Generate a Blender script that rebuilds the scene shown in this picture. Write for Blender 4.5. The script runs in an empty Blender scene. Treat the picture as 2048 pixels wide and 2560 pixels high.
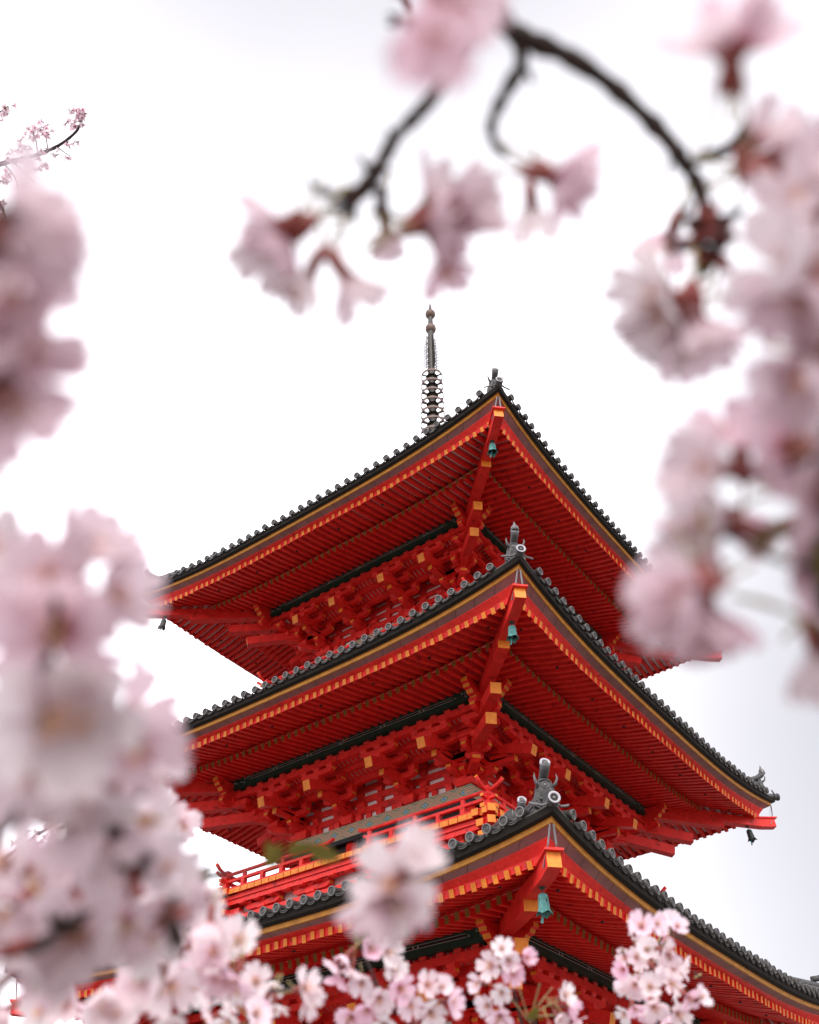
import bpy, math, random
from mathutils import Vector, Matrix
random.seed(11)
PI = math.pi
scene = bpy.context.scene
col = scene.collection

# ------------------------------------------------------------------ camera
CAM = Vector((-16.8284, -11.8638, 1.6))
YAW, PITCH, ROLL, FPX = 0.65373, 0.74865, 0.0012, 2224.89
CF = Vector((math.cos(PITCH)*math.cos(YAW), math.cos(PITCH)*math.sin(YAW), math.sin(PITCH)))
_r = Vector((math.sin(YAW), -math.cos(YAW), 0)); _u = _r.cross(CF)
CR = _r*math.cos(ROLL) + _u*math.sin(ROLL)
CU = _u*math.cos(ROLL) - _r*math.sin(ROLL)
cd = bpy.data.cameras.new('camera'); cam = bpy.data.objects.new('camera', cd); col.objects.link(cam)
cam.matrix_world = Matrix(((CR.x, CU.x, -CF.x, CAM.x), (CR.y, CU.y, -CF.y, CAM.y), (CR.z, CU.z, -CF.z, CAM.z), (0, 0, 0, 1)))
cd.sensor_fit = 'VERTICAL'; cd.sensor_height = 36.0; cd.lens = FPX/2560*36.0
cd.clip_start = 0.02; cd.clip_end = 5000
cd.dof.use_dof = True; cd.dof.focus_distance = 17.0; cd.dof.aperture_fstop = 5.2
scene.camera = cam

# ------------------------------------------------------------------ sky and sun (bright overcast)
SUN_EL, SUN_AZ = math.radians(46), math.radians(214)      # azimuth of the direction towards the sun, from +X
w = bpy.data.worlds.new('World'); scene.world = w; w.use_nodes = True
nt = w.node_tree; nt.nodes.clear(); N = nt.nodes.new; LK = nt.links.new
out = N('ShaderNodeOutputWorld'); bg = N('ShaderNodeBackground'); LK(bg.outputs[0], out.inputs[0])
sky = N('ShaderNodeTexSky'); sky.sky_type = 'NISHITA'; sky.sun_disc = False
sky.sun_elevation = SUN_EL; sky.sun_rotation = PI/2 - SUN_AZ; sky.air_density = 1.0; sky.dust_density = 3.0
tc = N('ShaderNodeTexCoord'); sx = N('ShaderNodeSeparateXYZ'); LK(tc.outputs['Generated'], sx.inputs[0])
# overcast deck: brighter towards the zenith, with soft cloud mottling
no = N('ShaderNodeTexNoise'); no.inputs['Scale'].default_value = 1.6; no.inputs['Detail'].default_value = 3
LK(tc.outputs['Generated'], no.inputs['Vector'])
mr = N('ShaderNodeMapRange'); LK(sx.outputs['Z'], mr.inputs[0])
mr.inputs[1].default_value = 0.0; mr.inputs[2].default_value = 0.9; mr.inputs[3].default_value = 11.5; mr.inputs[4].default_value = 17.0
m1 = N('ShaderNodeMath'); m1.operation = 'MULTIPLY_ADD'; LK(no.outputs[0], m1.inputs[0]); m1.inputs[1].default_value = 0.36; m1.inputs[2].default_value = 0.82
m2 = N('ShaderNodeMath'); m2.operation = 'MULTIPLY'; LK(mr.outputs[0], m2.inputs[0]); LK(m1.outputs[0], m2.inputs[1])
# a greyer bank of cloud low towards the east
dp = N('ShaderNodeVectorMath'); dp.operation = 'DOT_PRODUCT'; LK(tc.outputs['Generated'], dp.inputs[0]); dp.inputs[1].default_value = Vector((0.90, -0.20, 0.30)).normalized()
mb_ = N('ShaderNodeMapRange'); mb_.interpolation_type = 'SMOOTHSTEP'; LK(dp.outputs['Value'], mb_.inputs[0]); mb_.inputs[1].default_value = 0.62; mb_.inputs[2].default_value = 0.98; mb_.inputs[3].default_value = 1.0; mb_.inputs[4].default_value = 0.285
m3 = N('ShaderNodeMath'); m3.operation = 'MULTIPLY'; LK(m2.outputs[0], m3.inputs[0]); LK(mb_.outputs[0], m3.inputs[1])
# thicker, slightly lilac cloud overhead
mz = N('ShaderNodeMapRange'); mz.interpolation_type = 'SMOOTHSTEP'; LK(sx.outputs['Z'], mz.inputs[0]); mz.inputs[1].default_value = 0.70; mz.inputs[2].default_value = 0.98; mz.inputs[3].default_value = 1.0; mz.inputs[4].default_value = 0.31
m4 = N('ShaderNodeMath'); m4.operation = 'MULTIPLY'; LK(m3.outputs[0], m4.inputs[0]); LK(mz.outputs[0], m4.inputs[1]); m2 = m4
vm = N('ShaderNodeVectorMath'); vm.operation = 'SCALE'; vm.inputs[0].default_value = (1.0, 0.972, 1.02); LK(m2.outputs[0], vm.inputs['Scale'])
mx = N('ShaderNodeMix'); mx.data_type = 'RGBA'; mx.inputs[0].default_value = 0.86
LK(sky.outputs[0], mx.inputs[6]); LK(vm.outputs[0], mx.inputs[7]); LK(mx.outputs[2], bg.inputs[0])
bg.inputs[1].default_value = 0.1
sd = bpy.data.lights.new('sun', 'SUN'); sd.energy = 1.5; sd.angle = math.radians(25); sd.color = (1, 0.95, 0.88)
sun = bpy.data.objects.new('sun', sd); col.objects.link(sun)
sv = Vector((math.cos(SUN_EL)*math.cos(SUN_AZ), math.cos(SUN_EL)*math.sin(SUN_AZ), math.sin(SUN_EL)))
sun.rotation_euler = sv.to_track_quat('Z', 'Y').to_euler(); sun.location = sv*80
vs = scene.view_settings; vs.view_transform = 'Standard'; vs.look = 'None'; vs.gamma = 1; vs.use_curve_mapping = False; vs.exposure = 0.9
scene.cycles.max_bounces = 10; scene.cycles.diffuse_bounces = 5; scene.cycles.transmission_bounces = 8
scene.cycles.use_denoising = True; scene.cycles.sample_clamp_indirect = 6

# ------------------------------------------------------------------ materials
def mat(name, c, rough=0.6, var=0.12, scale=6.0, c2=None, bump=0.0, bscale=40.0, metal=0.0, spec=0.3, dirt=None, stretch=None):
    m = bpy.data.materials.new(name); m.use_nodes = True; t = m.node_tree; b = t.nodes['Principled BSDF']
    b.inputs['Roughness'].default_value = rough; b.inputs['Metallic'].default_value = metal
    b.inputs['Specular IOR Level'].default_value = spec
    n, l = t.nodes.new, t.links.new
    co = n('ShaderNodeTexCoord'); src = co.outputs['Object']
    oi = n('ShaderNodeObjectInfo'); of = n('ShaderNodeVectorMath'); of.operation = 'MULTIPLY_ADD'; l(oi.outputs['Random'], of.inputs[0]); of.inputs[1].default_value = (31, 17, 23); l(src, of.inputs[2]); src = of.outputs[0]
    if stretch:
        mp = n('ShaderNodeMapping'); mp.inputs['Scale'].default_value = stretch; l(src, mp.inputs[0]); src = mp.outputs[0]
    nz = n('ShaderNodeTexNoise'); nz.inputs['Scale'].default_value = scale; nz.inputs['Detail'].default_value = 6; nz.inputs['Roughness'].default_value = 0.65
    l(src, nz.inputs['Vector'])
    rp = n('ShaderNodeValToRGB'); rp.color_ramp.elements[0].position = 0.3; rp.color_ramp.elements[1].position = 0.7
    a = c2 if c2 else tuple(x*(1-var) for x in c); hi = c if c2 else tuple(min(1, x*(1+var)) for x in c)
    rp.color_ramp.elements[0].color = (*a, 1); rp.color_ramp.elements[1].color = (*hi, 1)
    l(nz.outputs[0], rp.inputs[0]); colr = rp.outputs[0]
    if dirt:
        n2 = n('ShaderNodeTexNoise'); n2.inputs['Scale'].default_value = dirt[1]; n2.inputs['Detail'].default_value = 8; l(src, n2.inputs['Vector'])
        r2 = n('ShaderNodeValToRGB'); r2.color_ramp.elements[0].position = dirt[2]; r2.color_ramp.elements[1].position = dirt[2]+0.12
        l(n2.outputs[0], r2.inputs[0])
        q = n('ShaderNodeMix'); q.data_type = 'RGBA'; l(r2.outputs[0], q.inputs[0]); l(colr, q.inputs[6]); q.inputs[7].default_value = (*dirt[0], 1); colr = q.outputs[2]
    l(colr, b.inputs['Base Color'])
    if bump:
        n3 = n('ShaderNodeTexNoise'); n3.inputs['Scale'].default_value = bscale; n3.inputs['Detail'].default_value = 5; l(src, n3.inputs['Vector'])
        bp = n('ShaderNodeBump'); bp.inputs['Strength'].default_value = bump; bp.inputs['Distance'].default_value = 0.01
        l(n3.outputs[0], bp.inputs['Height']); l(bp.outputs[0], b.inputs['Normal'])
    return m
M = {}
M['red'] = mat('vermilion_paint', (0.84, 0.034, 0.024), 0.5, c2=(0.60, 0.016, 0.015), scale=4.5, bump=0.25, bscale=30, dirt=((0.36, 0.014, 0.014), 6, 0.60))
M['gold'] = mat('ochre_paint', (0.84, 0.27, 0.03), 0.5, c2=(0.60, 0.16, 0.018), scale=9, dirt=((0.30, 0.12, 0.02), 22, 0.66))
M['golddark'] = mat('ochre_dark', (0.27, 0.125, 0.022), 0.6, c2=(0.17, 0.075, 0.016), scale=9)  # darker, duller ochre for the end faces of the base rafters
M['trim'] = mat('eave_trim_ochre', (0.50, 0.215, 0.028), 0.55, c2=(0.34, 0.135, 0.018), scale=6)
M['board'] = mat('eave_board', (0.33, 0.17, 0.172), 0.7, c2=(0.23, 0.108, 0.113), scale=2.2, bump=0.2)
M['soffit'] = mat('soffit_white', (0.78, 0.70, 0.70), 0.7, var=0.08)
M['black'] = mat('eave_black', (0.022, 0.019, 0.016), 0.75, c2=(0.012, 0.010, 0.009), scale=9, spec=0.15)
M['tile'] = mat('roof_tile', (0.082, 0.078, 0.075), 0.55, c2=(0.036, 0.034, 0.033), scale=7, bump=0.3, dirt=((0.12, 0.125, 0.05), 9, 0.66))
M['tileclean'] = mat('ridge_tile', (0.085, 0.083, 0.088), 0.5, c2=(0.036, 0.036, 0.038), scale=10, bump=0.3)
M['tilerim'] = mat('tile_rim', (0.17, 0.162, 0.17), 0.5, c2=(0.09, 0.088, 0.09), scale=12)
M['green'] = mat('purlin_green', (0.012, 0.050, 0.036), 0.5, c2=(0.007, 0.028, 0.02), scale=5)
M['ink'] = mat('ink_black', (0.010, 0.010, 0.012), 0.5)
M['line'] = mat('pale_line', (0.34, 0.34, 0.32), 0.6)
M['tilepale'] = mat('tile_pale', (0.42, 0.40, 0.44), 0.5, c2=(0.28, 0.27, 0.29), scale=12)
M['seam'] = mat('board_seam', (0.11, 0.06, 0.06), 0.7)
M['white'] = mat('plaster_white', (0.80, 0.77, 0.77), 0.75, var=0.05)
M['copper'] = mat('verdigris_bell', (0.12, 0.33, 0.31), 0.7, c2=(0.05, 0.17, 0.16), scale=18, stretch=(1, 1, 0.3), bump=0.3, dirt=((0.03, 0.05, 0.045), 30, 0.58))
M['darkbronze'] = mat('dark_bronze', (0.045, 0.06, 0.055), 0.55, c2=(0.02, 0.028, 0.026), scale=15)
M['bronze'] = mat('spire_bronze', (0.060, 0.046, 0.040), 0.55, c2=(0.03, 0.03, 0.026), scale=5)
M['bronzelight'] = mat('spire_bronze_worn', (0.17, 0.098, 0.078), 0.55, c2=(0.09, 0.066, 0.052), scale=6)
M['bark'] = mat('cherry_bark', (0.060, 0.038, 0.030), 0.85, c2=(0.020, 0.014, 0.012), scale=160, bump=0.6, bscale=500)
M['barkgrey'] = mat('cherry_bark_grey', (0.075, 0.05, 0.048), 0.8, c2=(0.035, 0.022, 0.022), scale=160, bump=0.6, bscale=500)  # slightly paler, greyer bark, mostly for sprigs and thin twigs
M['calyx'] = mat('calyx_red', (0.30, 0.075, 0.06), 0.6, c2=(0.17, 0.04, 0.04), scale=120)
M['pedicel'] = mat('pedicel_green', (0.33, 0.30, 0.12), 0.6, c2=(0.28, 0.18, 0.10), scale=120)
M['stamen'] = mat('stamen', (0.85, 0.62, 0.42), 0.6, c2=(0.60, 0.25, 0.16), scale=300)
M['metal'] = mat('grey_strap', (0.22, 0.22, 0.235), 0.45, metal=0.3)
M['stone'] = mat('stone_base', (0.33, 0.31, 0.28), 0.9, var=0.2, scale=3, bump=0.4)
M['ground'] = mat('pale_gravel', (0.20, 0.18, 0.155), 0.95, c2=(0.13, 0.115, 0.10), scale=0.6, bump=0.5, bscale=8)
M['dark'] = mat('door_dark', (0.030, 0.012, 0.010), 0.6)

def leafmat(name, c):
    m = bpy.data.materials.new(name); m.use_nodes = True; t = m.node_tree; t.nodes.remove(t.nodes['Principled BSDF'])
    n, l = t.nodes.new, t.links.new; o = t.nodes['Material Output']
    d = n('ShaderNodeBsdfDiffuse'); d.inputs[0].default_value = (*c, 1); tr = n('ShaderNodeBsdfTranslucent'); tr.inputs[0].default_value = (c[0]*1.3, c[1]*1.2, c[2], 1)
    x = n('ShaderNodeMixShader'); x.inputs[0].default_value = 0.4; l(d.outputs[0], x.inputs[1]); l(tr.outputs[0], x.inputs[2]); l(x.outputs[0], o.inputs[0]); return m
M['leaf'] = leafmat('young_leaf', (0.115, 0.10, 0.028))

def petalmat(name, rim, core, trans=0.42, refl=1.0):
    m = bpy.data.materials.new(name); m.use_nodes = True; t = m.node_tree; t.nodes.remove(t.nodes['Principled BSDF'])
    n, l = t.nodes.new, t.links.new; o = t.nodes['Material Output']
    co = n('ShaderNodeTexCoord'); ln = n('ShaderNodeVectorMath'); ln.operation = 'LENGTH'; l(co.outputs['Object'], ln.inputs[0])
    mr = n('ShaderNodeMapRange'); l(ln.outputs['Value'], mr.inputs[0]); mr.inputs[1].default_value = 0.001; mr.inputs[2].default_value = 0.0095
    nz = n('ShaderNodeTexNoise'); nz.inputs['Scale'].default_value = 170; l(co.outputs['Object'], nz.inputs['Vector'])
    ad = n('ShaderNodeMath'); ad.operation = 'MULTIPLY_ADD'; l(nz.outputs[0], ad.inputs[0]); ad.inputs[1].default_value = 0.5; ad.inputs[2].default_value = -0.25
    a2 = n('ShaderNodeMath'); l(ad.outputs[0], a2.inputs[0]); l(mr.outputs[0], a2.inputs[1])
    rp = n('ShaderNodeValToRGB'); e = rp.color_ramp.elements; e[0].color = (*core, 1); e[1].color = (*rim, 1); e[1].position = 1.0
    k = e.new(0.5); k.color = (rim[0]*0.96, rim[1]*0.86, rim[2]*0.9, 1)
    l(a2.outputs[0], rp.inputs[0])
    oi = n('ShaderNodeObjectInfo'); hs = n('ShaderNodeHueSaturation'); l(rp.outputs[0], hs.inputs['Color'])
    r2 = n('ShaderNodeMapRange'); l(oi.outputs['Random'], r2.inputs[0]); r2.inputs[3].default_value = 0.45; r2.inputs[4].default_value = 1.3; l(r2.outputs[0], hs.inputs['Saturation'])
    d = n('ShaderNodeBsdfDiffuse'); tr = n('ShaderNodeBsdfTranslucent'); l(hs.outputs[0], d.inputs[0]); l(hs.outputs[0], tr.inputs[0])
    x = n('ShaderNodeMixShader'); x.inputs[0].default_value = trans; l(d.outputs[0], x.inputs[1]); l(tr.outputs[0], x.inputs[2]); l(x.outputs[0], o.inputs[0]); return m
M['petal'] = petalmat('cherry_petal', (0.69, 0.55, 0.605), (0.42, 0.135, 0.11), 0.5)
M['petalcream'] = petalmat('cherry_petal_cream', (0.84, 0.70, 0.74), (0.58, 0.19, 0.15), 0.5)
M['petalpink'] = petalmat('cherry_petal_pink', (0.88, 0.66, 0.76), (0.60, 0.17, 0.18), 0.5)

def friezemat(name, t_len, z0, hgt, base, mid, line, core):
    """painted lozenge band: cells of t_len along local Y, height hgt above z0"""
    m = bpy.data.materials.new(name); m.use_nodes = True; t = m.node_tree; b = t.nodes['Principled BSDF']; b.inputs['Roughness'].default_value = 0.6
    n, l = t.nodes.new, t.links.new
    co = n('ShaderNodeTexCoord'); s = n('ShaderNodeSeparateXYZ'); l(co.outputs['Object'], s.inputs[0])
    def mth(op, a, bb=None, c=None):
        q = n('ShaderNodeMath'); q.operation = op
        for i, v in enumerate((a, bb, c)):
            if v is None: continue
            if isinstance(v, (int, float)): q.inputs[i].default_value = v
            else: l(v, q.inputs[i])
        return q.outputs[0]
    fa = mth('FRACT', mth('DIVIDE', s.outputs['Y'], t_len)); ax = mth('ABSOLUTE', mth('SUBTRACT', fa, 0.5))
    bz = mth('ABSOLUTE', mth('SUBTRACT', mth('DIVIDE', mth('SUBTRACT', s.outputs['Z'], z0), hgt), 0.5))
    dd = mth('ADD', mth('MULTIPLY', ax, 1.0), mth('MULTIPLY', bz, 1.0))
    rp = n('ShaderNodeValToRGB'); rp.color_ramp.interpolation = 'CONSTANT'; e = rp.color_ramp.elements
    e[0].position = 0; e[0].color = (*core, 1); e[1].position = 0.1; e[1].color = (0.55, 0.5, 0.45, 1)
    for p, c in ((0.14, mid), (0.22, line), (0.26, base), (0.34, mid), (0.38, base), (0.46, line), (0.50, base), (0.58, mid), (0.63, base), (0.72, line), (0.77, mid), (0.83, base), (0.92, line)):
        k = e.new(p); k.color = (*c, 1)
    l(dd, rp.inputs[0])
    nz = n('ShaderNodeTexNoise'); nz.inputs['Scale'].default_value = 28; l(co.outputs['Object'], nz.inputs['Vector'])
    q = n('ShaderNodeMix'); q.data_type = 'RGBA'; q.blend_type = 'MULTIPLY'; q.inputs[0].default_value = 0.12
    l(rp.outputs[0], q.inputs[6]); l(nz.outputs[1], q.inputs[7]); l(q.outputs[2], b.inputs['Base Color']); return m

# ------------------------------------------------------------------ mesh builder
class MB:
    def __init__(s): s.v = []; s.f = []; s.m = []; s.mats = []; s.sm = []
    def mi(s, name):
        if name not in s.mats: s.mats.append(name)
        return s.mats.index(name)
    def face(s, idx, m, smooth=False): s.f.append(tuple(idx)); s.m.append(s.mi(m)); s.sm.append(smooth)
    def quad(s, a, b, c, d, m):
        i = len(s.v); s.v += [tuple(a), tuple(b), tuple(c), tuple(d)]; s.face((i, i+1, i+2, i+3), m)
    def hexa(s, p, m, end=None, start=None):
        """p: 8 points, 0-3 start ring, 4-7 end ring; faces: end cap 'end', start cap 'start'"""
        i = len(s.v); s.v += [tuple(q) for q in p]
        s.face((i+3, i+2, i+1, i), start or m); s.face((i+4, i+5, i+6, i+7), end or m)
        for k in range(4): s.face((i+k, i+(k+1) % 4, i+4+(k+1) % 4, i+4+k), m)
    def box(s, x0, x1, y0, y1, z0, z1, m, xm=None, xp=None, ym=None, yp=None, zm=None):
        i = len(s.v); s.v += [(x, y, z) for x in (x0, x1) for y in (y0, y1) for z in (z0, z1)]
        for f, mm in (((0, 1, 3, 2), xm), ((4, 6, 7, 5), xp), ((0, 4, 5, 1), ym), ((2, 3, 7, 6), yp), ((0, 2, 6, 4), zm), ((1, 5, 7, 3), None)):
            s.face([i+q for q in f], mm or m)
    def bar(s, a, b, w_, h_, m, end=None, start=None, up=Vector((0, 0, 1))):
        a, b = Vector(a), Vector(b); d = (b-a).normalized(); sd_ = d.cross(up).normalized(); u = sd_.cross(d)
        r = [sd_*(-w_/2)-u*(h_/2), sd_*(w_/2)-u*(h_/2), sd_*(w_/2)+u*(h_/2), sd_*(-w_/2)+u*(h_/2)]
        s.hexa([a+q for q in r]+[b+q for q in r], m, end, start)
    def poly_bar(s, pts, w_, h_, m, end=None, up=Vector((0, 0, 1)), start=None):
        """continuous rectangular bar along a polyline"""
        pts = [Vector(p) for p in pts]; i0 = len(s.v)
        for k, p in enumerate(pts):
            d = (pts[min(k+1, len(pts)-1)]-pts[max(k-1, 0)]).normalized(); sd_ = d.cross(up).normalized(); u = sd_.cross(d)
            s.v += [tuple(p+sd_*a*w_/2+u*b*h_/2) for a, b in ((-1, -1), (1, -1), (1, 1), (-1, 1))]
        s.face([i0+3, i0+2, i0+1, i0], start or m); e = i0+4*(len(pts)-1); s.face([e, e+1, e+2, e+3], end or m)
        for k in range(len(pts)-1):
            for j in range(4):
                a = i0+4*k; s.face([a+j, a+(j+1) % 4, a+4+(j+1) % 4, a+4+j], m)
    def tube(s, pts, rad, m, n=8, end=None, cap=True):
        pts = [Vector(p) for p in pts]; i0 = len(s.v); K = len(pts)
        rad = rad if isinstance(rad, (list, tuple)) else [rad]*K
        ref = Vector((0.13, 0.21, 1)).normalized(); d0 = (pts[-1]-pts[0]).normalized()
        if abs(d0.dot(ref)) > 0.95: ref = Vector((1, 0.2, 0)).normalized()
        for k, p in enumerate(pts):
            d = (pts[min(k+1, K-1)]-pts[max(k-1, 0)]).normalized(); a = d.cross(ref).normalized(); b = d.cross(a)
            for j in range(n):
                an = 2*PI*j/n; s.v.append(tuple(p+(a*math.cos(an)+b*math.sin(an))*rad[k]))
        for k in range(K-1):
            for j in range(n):
                a = i0+k*n; s.face([a+j, a+(j+1) % n, a+n+(j+1) % n, a+n+j], m, True)
        if cap:
            s.face([i0+j for j in range(n)][::-1], m); s.face([i0+(K-1)*n+j for j in range(n)], end or m)
    def lathe(s, prof, m, n=16, org=(0, 0, 0), axis=(0, 0, 1), mats=None, smooth=True):
        """prof: (radius, height) pairs along axis"""
        ax = Vector(axis).normalized(); ref = Vector((0, 0, 1)) if abs(ax.z) < 0.9 else Vector((1, 0, 0))
        a = ax.cross(ref).normalized(); b = ax.cross(a); o = Vector(org); i0 = len(s.v)
        for r, h in prof:
            for j in range(n):
                an = 2*PI*j/n; s.v.append(tuple(o+ax*h+(a*math.cos(an)+b*math.sin(an))*r))
        for k in range(len(prof)-1):
            for j in range(n):
                p = i0+k*n; s.face([p+j, p+(j+1) % n, p+n+(j+1) % n, p+n+j], mats[k] if mats else m, smooth)
    def prism(s, poly, fn, d0, d1, m, side=None):
        """poly: 2D outline; fn(x, y, d) -> point; extruded from d0 to d1"""
        i = len(s.v); K = len(poly); s.v += [tuple(fn(x, y, d0)) for x, y in poly]+[tuple(fn(x, y, d1)) for x, y in poly]
        s.face(range(i+K-1, i-1, -1), m); s.face(range(i+K, i+2*K), m)
        for k in range(K): s.face((i+k, i+(k+1) % K, i+K+(k+1) % K, i+K+k), (side[k] if side else m))
    def mesh(s, name):
        me = bpy.data.meshes.new(name); me.from_pydata(s.v, [], s.f)
        for q in s.mats: me.materials.append(M[q])
        me.polygons.foreach_set('material_index', s.m); me.polygons.foreach_set('use_smooth', s.sm); me.update(); return me
    def build(s, name, parent=None, rot=0.0, loc=None, mesh=None):
        return link(name, mesh or s.mesh(name), parent, rot, loc)
def link(name, me, parent=None, rot=0.0, loc=None):
    o = bpy.data.objects.new(name, me); col.objects.link(o); o.parent = parent
    if rot: o.rotation_euler = (0, 0, rot)
    if loc is not None: o.location = loc
    return o
def thing(name, label, cat, loc=(0, 0, 0), group=None):
    o = bpy.data.objects.new(name, None); col.objects.link(o); o.location = loc; o.empty_display_size = 0.2
    o['label'] = label; o['category'] = cat
    if group: o['group'] = group
    return o
def px(x, y, d):
    """point seen at pixel (x, y) of the 2048 x 2560 photograph, d metres deep"""
    return CAM + (CF + CR*((x-1024)/FPX) - CU*((y-1280)/FPX))*d
def inview(p):
    d = Vector(p)-CAM; z = d.dot(CF)
    if z <= 0: return False
    return abs(d.dot(CR)/z*FPX) < 1060 and abs(d.dot(CU)/z*FPX) < 1310

# ------------------------------------------------------------------ ground
g = MB(); g.quad((-900, -900, 0), (900, -900, 0), (900, 900, 0), (-900, 900, 0), 'ground')
go = g.build('ground'); go['kind'] = 'structure'

# ------------------------------------------------------------------ pagoda
pagoda = thing('pagoda', 'three-storied vermilion wooden pagoda with grey tiled roofs and bronze spire', 'pagoda')
BOW, LIFT, PW = 0.1146, 0.3613, 3.3
ST = {1: dict(R=6.1913, Z=6.8519, P=3.7646, ZP=6.4962, c1=2.40, c2=0.93, ro=4.14, zo=5.66),
      2: dict(R=6.0, Z=11.5854, P=3.5194, ZP=11.1777, c1=2.22, c2=0.86, ro=3.86, zo=10.33),
      3: dict(R=5.8691, Z=16.5351, P=3.2895, ZP=16.2427, c1=2.06, c2=0.80, ro=3.58, zo=15.40)}
NAMES = {1: 'lowest', 2: 'middle', 3: 'top'}
def wfun(u): return abs(u)**PW
class Eave:
    def __init__(s, S): s.R, s.Z = S['R'], S['Z']; s.Zm = s.Z-LIFT
    def pt(s, u, dr, dz):
        r = s.R-BOW*(1-wfun(u))+dr; return Vector((-r, u*r, s.Zm+LIFT*wfun(u)+dz))
    def edge_r(s, t): return s.R-BOW*(1-wfun(t/s.R))
    def fly_end(s, t): return (s.edge_r(t)-0.262, s.Zm-0.165+0.17*wfun(t/s.R))
    def rb(s): return s.R-1.37
    def base_z(s, t): return s.Zm-0.12+0.2*min(1.25, abs(t)/s.rb())**PW
    def fly_z(s, r, t):
        r1, z1 = s.fly_end(t); r0 = s.rb(); z0 = s.base_z(t)+0.19
        k = (r-r0)/(r1-r0); return z0+(z1-z0)*k-0.03*k*(1-k)*4*0.5
    def base_line(s, r, t, S):
        z1 = s.base_z(t); z0 = S['ZP']+0.165; k = (r-S['P'])/(s.rb()-S['P']); return z0+(z1-z0)*k

US = [-1+2*k/48 for k in range(49)]
US = sorted(set(US+[-0.985, 0.985, -0.94, 0.94]))
def strip(mb, E_, secs):
    """secs: list of (dr, dz_mid, dz_corner, material-to-next)"""
    rows = []
    for dr, a, b, m in secs: rows.append(([E_.pt(u, dr, a+(b-a)*wfun(u)) for u in US], m))
    for (pa, m), (pb, _) in zip(rows, rows[1:]):
        if m is None: continue
        i = len(mb.v); K = len(US); mb.v += [tuple(p) for p in pa]+[tuple(p) for p in pb]
        for k in range(K-1): mb.face((i+k, i+K+k, i+K+k+1, i+k+1), m, False)

def disc_mesh():
    """round eave-end tile: rimmed disc with a three-comma swirl, and the barrel behind it (axis towards -X)"""
    b = MB(); r = 0.076
    b.lathe([(0.0, 0.004), (0.020, 0.004), (0.022, 0.0), (0.032, 0.0), (0.034, 0.006), (0.039, 0.006), (0.041, 0.0), (0.056, 0.0), (0.059, 0.014), (r, 0.014), (r, -0.03), (0.068, -0.035), (0.066, -0.42)], 'tile', 18, (0, 0, 0), (-1, 0, 0),
            mats=['tile', 'tile', 'tile', 'tile', 'tilerim', 'tile', 'tile', 'tile', 'tilerim', 'tile', 'tile', 'tile'])
    for k in range(3):
        a0 = 2*PI*k/3; pts = []
        for q in range(5):
            a = a0+q*0.42; rr = 0.006+q*0.0055; pts.append((-0.006, rr*math.cos(a), rr*math.sin(a)))
        b.tube(pts, [0.006, 0.0055, 0.0045, 0.0035, 0.002], 'tilerim', 5)
    return b.mesh('eave_tile')
DISC = disc_mesh()

cands = {'fly': [], 'base': [], 'disc': []}
roofs = {}
def roof_z(E_, u, v, top):
    r0 = E_.R-BOW*(1-wfun(u))+0.11; z0 = E_.Zm+LIFT*wfun(u)+0.195; rt, zt = top
    r = r0+(rt-r0)*v; return r, z0+(zt-z0)*(0.72*v+0.28*v*v)

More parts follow.
